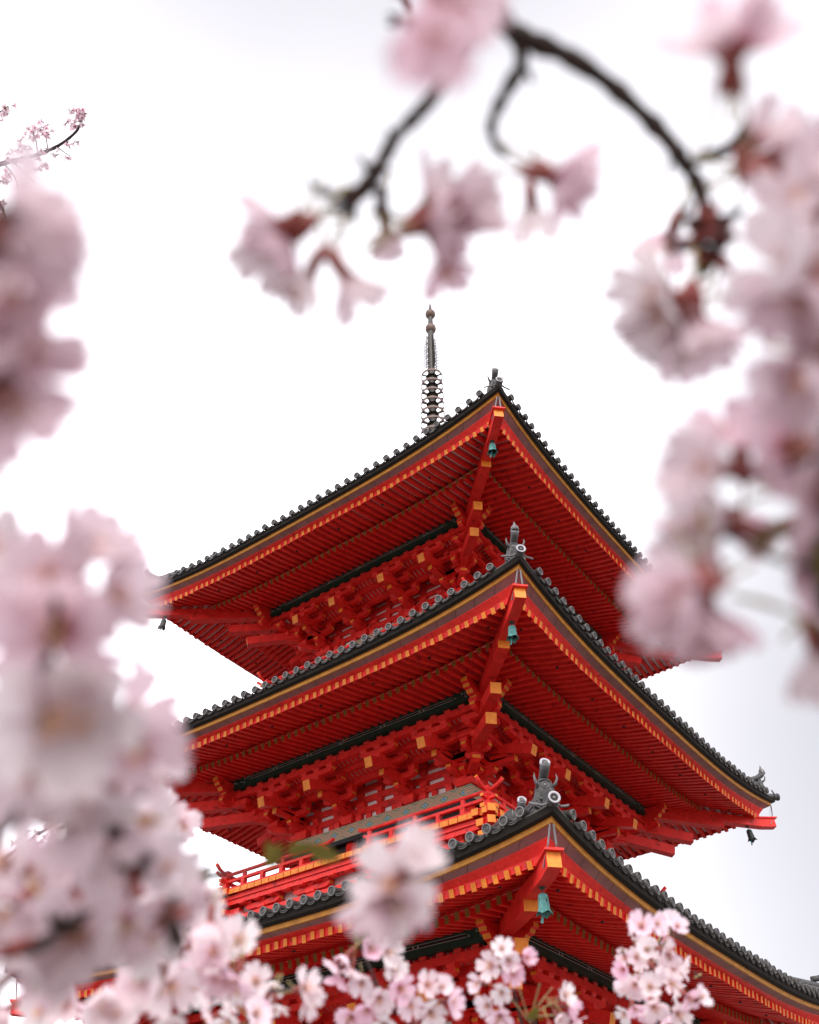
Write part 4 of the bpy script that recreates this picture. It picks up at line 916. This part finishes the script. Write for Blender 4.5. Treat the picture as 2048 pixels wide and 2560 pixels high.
for x, y, ax in ((1254, 2372, (0, .8, .6)), (1313, 2395, (.5, .5, .6)), (1283, 2430, (0, .1, 1)), (1228, 2415, (-.5, .4, .7)), (1254, 2480, (-.2, 0, 1)), (1222, 2512, (-.6, 0, .7)), (1411, 2490, (.7, .5, .4)), (1396, 2540, (.4, -.2, .9)), (1250, 2540, (-.2, -.3, .9)), (1420, 2520, (.8, -.1, .4)), (1200, 2460, (-.8, .2, .4)), (1380, 2580, (.2, -.6, .7)), (1270, 2400, (.2, .3, .9)), (1430, 2560, (.6, -.5, .5))): blossom(s2, x, y, 68, ax, FR.choice(['openp', 'cupw', 'openw', 'cupp']))
for x, y, xb, yb in ((1330, 2540, 1400, 2500), (1325, 2545, 1410, 2540), (1325, 2550, 1380, 2470), (1320, 2545, 1290, 2450), (1318, 2550, 1270, 2490), (1325, 2560, 1350, 2460)): twig(s2, [(x, y, 1.215), ((x+xb)/2, (y+yb)/2-4, 1.215), (xb, yb, 1.21)], (0.0011, 0.0008), 'pedicel', 'stalk')
leaf(s2, 1325, 2550, 1.2, 0.03, (.3, .9, .3)); finish(s2)
s3 = thing('cherry_sprig', 'pinkest blossom sprig with half open bells at the bottom centre', 'blossom sprig', px(960, 2720, 1.05))
twig(s3, [(1000, 2800, 1.08), (980, 2620, 1.08), (955, 2500, 1.08), (925, 2420, 1.08), (900, 2360, 1.08)], (0.003, 0.0012), 'barkgrey')
for x, y, ax, kd in ((868, 2390, (-.5, -.5, .4), 'bellp'), (842, 2410, (-.6, -.6, .4), 'bellp'), (880, 2420, (-.2, -.8, .5), 'bellp'), (850, 2440, (-.4, -.9, .2), 'bellp'), (930, 2372, (.1, .5, .8), 'cupp'), (968, 2380, (.6, .3, .6), 'openw'), (905, 2455, (0, -.2, 1), 'openp'), (948, 2495, (.1, 0, 1), 'openw'), (1000, 2470, (.3, .2, .9), 'openp'), (920, 2520, (-.3, -.2, .9), 'cupp'), (1068, 2462, (.4, .5, .7), 'openw'), (1026, 2512, (0, 0, 1), 'openp'), (1076, 2530, (.3, -.1, .9), 'openw'), (1122, 2505, (.8, .2, .5), 'cupp'), (880, 2540, (-.5, -.1, .8), 'openp'), (960, 2560, (0, -.2, 1), 'openw'), (1040, 2570, (0, -.4, .9), 'openp'), (985, 2420, (.3, .3, .8), 'openw'), (1100, 2470, (.5, .6, .5), 'cupp')): blossom(s3, x, y, 76, ax, kd)
leaf(s3, 895, 2360, 1.06, 0.02, (-.1, .9, .3)); leaf(s3, 905, 2350, 1.05, 0.016, (.5, .8, .2)); finish(s3)
s4 = thing('cherry_sprig', 'single soft white blossom cluster in front of the red railing', 'blossom sprig', px(860, 2300, 0.35))
twig(s4, [(900, 2420, .36), (930, 2320, .36), (970, 2260, .36), (1000, 2220, .36)], (0.0008, 0.0005), 'barkgrey')
for x, y, ax, kd in ((1022, 2170, (.45, .8, .3), 'cupw'), (985, 2210, (-.1, .3, .9), 'openw'), (1000, 2240, (-.1, -.6, .7), 'open'), (960, 2250, (-.4, -.8, .3), 'cup')): blossom(s4, x, y, 225, ax, kd)
finish(s4)
s5 = thing('leafy_twig', 'blurred twig with olive young leaves before the balcony railing', 'leafy twig', px(420, 2250, 0.5))
twig(s5, [(420, 2230, .52), (530, 2195, .52), (640, 2170, .52), (760, 2130, .52), (830, 2115, .52)], (0.0014, 0.0006), 'barkgrey')
leaf(s5, 668, 2165, .5, 0.020, (.5, .8, .3)); leaf(s5, 720, 2130, .5, 0.018, (.9, .45, .3)); leaf(s5, 770, 2118, .5, 0.022, (.95, -.15, .3)); leaf(s5, 500, 2200, .5, 0.014, (.5, .8, .3)); leaf(s5, 690, 2150, .51, 0.015, (-.3, .9, .3)); finish(s5)
DS = 1.0
s6 = thing('cherry_sprig', 'low row of white blossoms along the bottom left', 'blossom sprig', px(300, 2700, 0.85))
twig(s6, [(150, 2700, .86), (350, 2590, .86), (540, 2500, .86), (660, 2480, .86), (780, 2470, .86)], (0.003, 0.001), 'barkgrey'); twig(s6, [(540, 2500, .86), (520, 2420, .86), (500, 2330, .86)], (0.002, 0.001), 'bark')
fill(s6, [(560, 2420, 75, 80, 11, 105), (670, 2490, 60, 25, 5, 88), (590, 2550, 70, 20, 4, 95), (130, 2530, 130, 30, 9, 115), (480, 2360, 60, 60, 8, 110), (500, 2260, 50, 60, 5, 108), (420, 2470, 90, 70, 9, 115), (300, 2540, 100, 25, 5, 115)], 8, ('openw', 'openw', 'cupw', 'openp'))
for x, y, ax in ((416, 2035, (.4, .3, .8)), (450, 2060, (.7, -.2, .6)), (400, 2010, (0, .7, .6)), (760, 2470, (.8, .4, .4)), (770, 2500, (.7, -.3, .6)), (640, 2455, (0, .6, .7))): blossom(s6, x, y, 95, ax, 'openw')
buds(s6, 555, 2430, .84, .008, 8); buds(s6, 500, 2330, .84, .007, 6); finish(s6)

# -- distant twigs in focus at the left edge
def far_twig(label, base, pts, clusters, d, seed):
    t = thing('cherry_twig', label, 'cherry twig', base); rn = random.Random(seed)
    for pl, r in pts: twig(t, [(x, y, d) for x, y in pl], r, 'barkgrey')
    for (x, y, n, rad, sz) in clusters:
        for q in range(n):
            a = rn.uniform(0, 6.28); r = rad*math.sqrt(rn.random()); blossom(t, x+r*math.cos(a), y+r*math.sin(a), 0, (rn.uniform(-1, 1), rn.uniform(-1, .6), rn.uniform(-.5, 1)), rn.choice(['cup', 'bellp', 'open', 'cupp']), d+rn.uniform(-.06, .06))
    finish(t)
far_twig('small sharp pink cherry twig against the white sky at the upper left', px(-60, 430, 4.6), [([(-60, 430), (20, 405), (90, 388), (145, 365), (190, 330), (205, 300)], (0.012, 0.005)), ([(95, 385), (90, 350), (80, 325)], (0.003, 0.002)), ([(120, 375), (115, 345), (105, 330)], (0.003, 0.002)), ([(140, 365), (160, 380), (175, 390)], (0.003, 0.002)), ([(30, 403), (60, 430), (90, 460)], (0.004, 0.002)), ([(10, 410), (35, 440), (45, 470)], (0.004, 0.002))],
         [(185, 300, 22, 26, 18), (205, 285, 9, 14, 18), (110, 325, 14, 24, 18), (80, 330, 11, 18, 18), (60, 360, 10, 22, 18), (40, 390, 8, 22, 18), (180, 355, 5, 16, 18), (115, 380, 4, 18, 18), (100, 410, 8, 24, 18), (170, 390, 3, 8, 18), (20, 450, 10, 24, 18), (135, 380, 3, 12, 18)], 4.6, 2)
far_twig('little pink cherry tip peeking in at the far left edge above the other twig', px(-60, 290, 4.8), [([(-60, 330), (0, 280), (22, 265)], (0.005, 0.002))], [(20, 265, 8, 20, 18), (0, 290, 6, 20, 18)], 4.8, 4)
far_twig('dark pink cherry twig low at the left edge below the sharp one', px(-60, 600, 4.4), [([(-60, 480), (0, 510), (15, 560), (5, 600)], (0.006, 0.002))], [(5, 520, 7, 18, 18), (10, 580, 9, 18, 18)], 4.4, 6)
far_twig('distant cherry twigs showing through gaps in the left blossom mass', px(-60, 1900, 4.2), [([(-60, 1850), (20, 1840), (60, 1860)], (0.008, 0.003)), ([(-60, 2200), (60, 2110), (140, 2060), (230, 2020)], (0.012, 0.003))], [(15, 1820, 12, 40, 18), (30, 1880, 8, 30, 18), (60, 2110, 14, 40, 18), (110, 2085, 12, 30, 18), (160, 2050, 10, 30, 18), (40, 2170, 10, 30, 18)], 4.2, 9)
